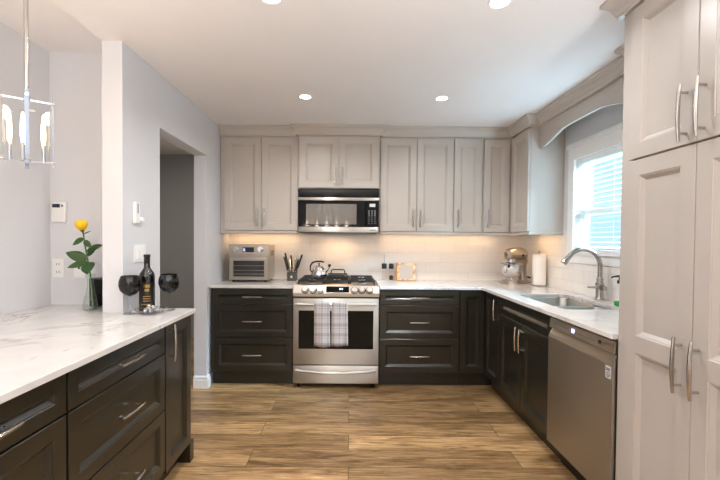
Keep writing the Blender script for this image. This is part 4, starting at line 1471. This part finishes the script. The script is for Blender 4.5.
for i, (x, y, z) in enumerate(lay):
    if pc0 is None:
        mb = MB()
        bmesh.ops.create_icosphere(mb.bm, subdivisions=2, radius=0.0125)
        for v in mb.bm.verts:
            v.co *= random.uniform(0.72, 1.12)
        o = mb.build('wrapped_sweet', M['chrome'], smooth=False)
        pc0 = o
    else:
        o = pc0.copy(); C.objects.link(o)
    o.location = (-1.085 + x, 2.178 + y, CT + z)
    o.rotation_euler = (i * 1.3, i * 0.7, i * 2.1)
    tag(o, 'small crinkled silver piece heaped in the crystal dish', 'sweet', 'silver pieces in the crystal dish')

# ------------------------------------------------------------------ wall fittings
def plate(name, label, cat, loc, rz, w=0.072, h=0.116):
    t = thing(name, label, cat, loc, rz)
    MB().box(-w / 2, w / 2, -0.006, 0.0, -h / 2, h / 2, 0.002).build('plate', M['white_plastic'], t, smooth=False)
    return t
t = plate('wall_outlet', 'white double wall outlet under the thermostat', 'outlet', (-1.785, YA, 1.125), 0)
for zz in (-0.024, 0.024):
    s = MB().box(-0.017, 0.017, -0.0085, -0.005, zz - 0.015, zz + 0.015, 0.002).build('socket', M['white_plastic'], t, smooth=False)
    MB().box(-0.009, -0.006, -0.0095, -0.008, zz - 0.006, zz + 0.006).box(0.006, 0.009, -0.0095, -0.008, zz - 0.006, zz + 0.006).build('slot', M['black'], s, smooth=False)
t = plate('cable_plate', 'white wall plate with one dark port behind the rose', 'wall plate', (-1.655, YA, 1.125), 0)
MB().cyl((0.0, -0.005, 0.0), (0.0, -0.012, 0.0), 0.006, seg=14).build('port', M['black'], t)
t = thing('thermostat', 'white wall thermostat with a small dark screen above the outlet', 'thermostat', (-1.772, YA, 1.465))
MB().box(-0.044, 0.044, -0.022, 0.0, -0.062, 0.062, 0.008, 3).build('casing', M['white_plastic'], t)
MB().box(-0.034, 0.012, -0.0235, -0.021, 0.028, 0.050).build('screen', M['screen'], t, smooth=False)
MB().box(0.018, 0.032, -0.0235, -0.021, 0.032, 0.046).build('button', M['grey_plastic'], t, smooth=False)
# on the kitchen side wall (faces +X)
t = thing('light_switch', 'white double light switch on the wall beside the doorway', 'switch', (XL, 2.372, 1.22), PI / 2)
MB().box(-0.064, 0.064, -0.006, 0.0, -0.052, 0.052, 0.002).build('plate', M['white_plastic'], t, smooth=False)
for s in (-1, 1):
    MB().box(s * 0.024 - 0.016, s * 0.024 + 0.016, -0.010, -0.005, -0.034, 0.034, 0.002).build('rocker', M['trim'], t, smooth=False)
t = thing('wall_sensor', 'slim white wall device with dark slot above the light switch', 'wall device', (XL, 2.325, 1.455), PI / 2)
MB().box(-0.026, 0.026, -0.018, 0.0, -0.060, 0.066, 0.004).build('casing', M['white_plastic'], t, smooth=False)
MB().box(-0.004, 0.004, -0.0195, -0.0175, 0.0, 0.056).build('slot', M['grey_plastic'], t, smooth=False)
MB().cyl((0.036, -0.01, -0.035), (0.036, -0.032, -0.035), 0.016, 0.013, 18).box(0.02, 0.045, -0.012, 0.0, -0.048, -0.02).build('dial', M['white_plastic'], t)

# ------------------------------------------------------------------ pendant lantern over the peninsula
PXl, PYl = -1.245, 1.545
pl = thing('pendant_light', 'chrome pendant lantern with clear glass sides and lit bulbs', 'pendant light', (PXl, PYl, 1.585), math.radians(-6))
pl.scale = (0.73, 0.73, 1.0)
MB().lathe([(0.0, 0.775), (0.045, 0.775), (0.060, 0.790), (0.060, HD - 1.5855), (0.0, HD - 1.5855)], seg=28).build('ceiling_canopy', M['chrome'], pl)
MB().cyl((0, 0, 0.262), (0, 0, 0.78), 0.0105, seg=14).build('rod', M['nickel'], pl)
a = 0.074
fr = MB()
for z0, z1 in ((0.250, 0.256), (0.016, 0.022)):
    fr.rot_box((2 * a * 1.414, 0.007, z1 - z0), Matrix.Translation((0, 0, (z0 + z1) / 2)) @ Matrix.Rotation(PI / 4, 4, 'Z'))
    fr.rot_box((2 * a * 1.414, 0.007, z1 - z0), Matrix.Translation((0, 0, (z0 + z1) / 2)) @ Matrix.Rotation(-PI / 4, 4, 'Z'))
fr.cyl((0, 0, 0.244), (0, 0, 0.266), 0.016, seg=16).cyl((0, 0, 0.012), (0, 0, 0.026), 0.016, seg=16).cyl((0, 0, 0.02), (0, 0, 0.25), 0.004, seg=10)
fr.build('cage_frame', M['chrome'], pl, smooth=False)
for sx in (-1, 1):
    for sy in (-1, 1):
        q = Matrix.Rotation(math.radians(-45 if sx * sy > 0 else 45), 4, 'Z')
        p = MB().rot_box((0.017, 0.004, 0.272), Matrix.Translation((sx * (a + 0.004), sy * (a + 0.004), 0.136)) @ q)
        st_ = p.build('corner_strip', M['strip'], pl, smooth=False)
        for zz in (0.020, 0.252):
            MB().cyl((sx * (a - 0.006), sy * (a - 0.006), zz), (sx * (a + 0.010), sy * (a + 0.010), zz), 0.0075, seg=12).build('stud', M['chrome'], st_)
for k in range(4):
    m = Matrix.Rotation(k * PI / 2, 4, 'Z') @ Matrix.Translation((0, -a, 0.136))
    MB().rot_box((2 * a - 0.014, 0.004, 0.240), m).build('glass_panel', M['glass'], pl, smooth=False)
for bx_, by_ in ((0.049, 0.049), (-0.050, -0.050), (0.012, -0.036), (-0.024, 0.022)):
    sk_ = MB().cyl((bx_, by_, 0.018), (bx_, by_, 0.085), 0.0085, seg=14).build('candle_sleeve', M['chrome'], pl)
    MB().lathe([(0.005, 0.085), (0.008, 0.094), (0.0105, 0.115), (0.0095, 0.160), (0.005, 0.192), (0.0, 0.200)], (bx_, by_), 16).build('bulb', M['bulb'], sk_)
point_light('pendant_glow', (PXl, PYl, 1.585 + 0.21), 6.0, (1.0, 0.75, 0.48), 0.03)

# five-lamp dining fixture behind the camera, mirrored in the appliances
df = thing('dining_fixture', 'long bar light with five lit bulbs over the dining end of the room', 'ceiling light', (-0.50, -1.0, 1.62))
MB().cyl((-0.52, 0, 0.17), (0.52, 0, 0.17), 0.010, seg=12).build('bar', M['chrome'], df)
for s in (-0.35, 0.35):
    MB().cyl((s, 0, 0.17), (s, 0, H - 1.62 - 0.0005), 0.005, seg=10).build('rod', M['chrome'], df)
for i in range(5):
    x = -0.42 + i * 0.21
    hd_ = MB().cyl((x, 0, 0.165), (x, 0, 0.10), 0.013, seg=14).build('socket', M['chrome'], df)
    MB().lathe([(0.0, 0.03), (0.012, 0.034), (0.017, 0.05), (0.015, 0.072), (0.010, 0.09), (0.010, 0.10)], (x, 0), 18).build('bulb', M['bulb'], hd_)
    point_light('dining_glow', (-0.50 + x, -1.0, 1.58), 9.5, (1.0, 0.87, 0.72), 0.03)

for ux, ul in ((-0.55, 'slim dark floor uplighter added behind the camera to brighten the ceiling, island side'), (1.15, 'slim dark floor uplighter added behind the camera to brighten the ceiling, pantry side')):
    fl = thing('added_floor_lamp', ul, 'lamp', (ux, -0.35, 0))  # invented lamp out of view, there only to brighten the ceiling
    MB().lathe([(0.0, 0.0), (0.13, 0.0), (0.13, 0.012), (0.02, 0.022), (0.0, 0.022)], seg=28).build('base', M['black'], fl)
    MB().cyl((0, 0, 0.02), (0, 0, 0.86), 0.010, seg=12).build('pole', M['black'], fl)
    MB().lathe([(0.012, 0.85), (0.08, 0.88), (0.15, 0.95), (0.155, 1.0), (0.150, 1.0), (0.145, 0.955), (0.075, 0.888), (0.0, 0.865)], seg=28).build('bowl_shade', M['nickel'], fl)

# ------------------------------------------------------------------ under-cabinet strips
def strip(x0, x1, y, power, along='x', xx=0.0):
    t = thing('under_cabinet_light', 'slim warm light strip under the greige wall cabinets', 'light strip', (0, 0, 0), 0, 'under cabinet lights')
    if along == 'x':
        MB().box(x0, x1, y - 0.012, y + 0.012, 1.384, 1.3915).build('housing', M['white_plastic'], t, smooth=False)
        area_light('under_cabinet_lamp', ((x0 + x1) / 2, y, 1.382), (0, 0, 0), x1 - x0 - 0.02, 0.02, power, LED)
    else:
        MB().box(xx - 0.012, xx + 0.012, x0, x1, 1.384, 1.3915).build('housing', M['white_plastic'], t, smooth=False)
        area_light('under_cabinet_lamp', (xx, (x0 + x1) / 2, 1.382), (0, 0, 0), 0.02, x1 - x0 - 0.02, power, LED)
strip(-1.22, -0.52, 4.07, 1.1)
strip(0.30, 1.50, 4.07, 1.4)
strip(3.50, 3.90, 0, 0.8, 'y', 1.71)
area_light('microwave_lamp', (-0.111, 4.0, 1.343), (0, 0, 0), 0.3, 0.05, 1.2, LED)
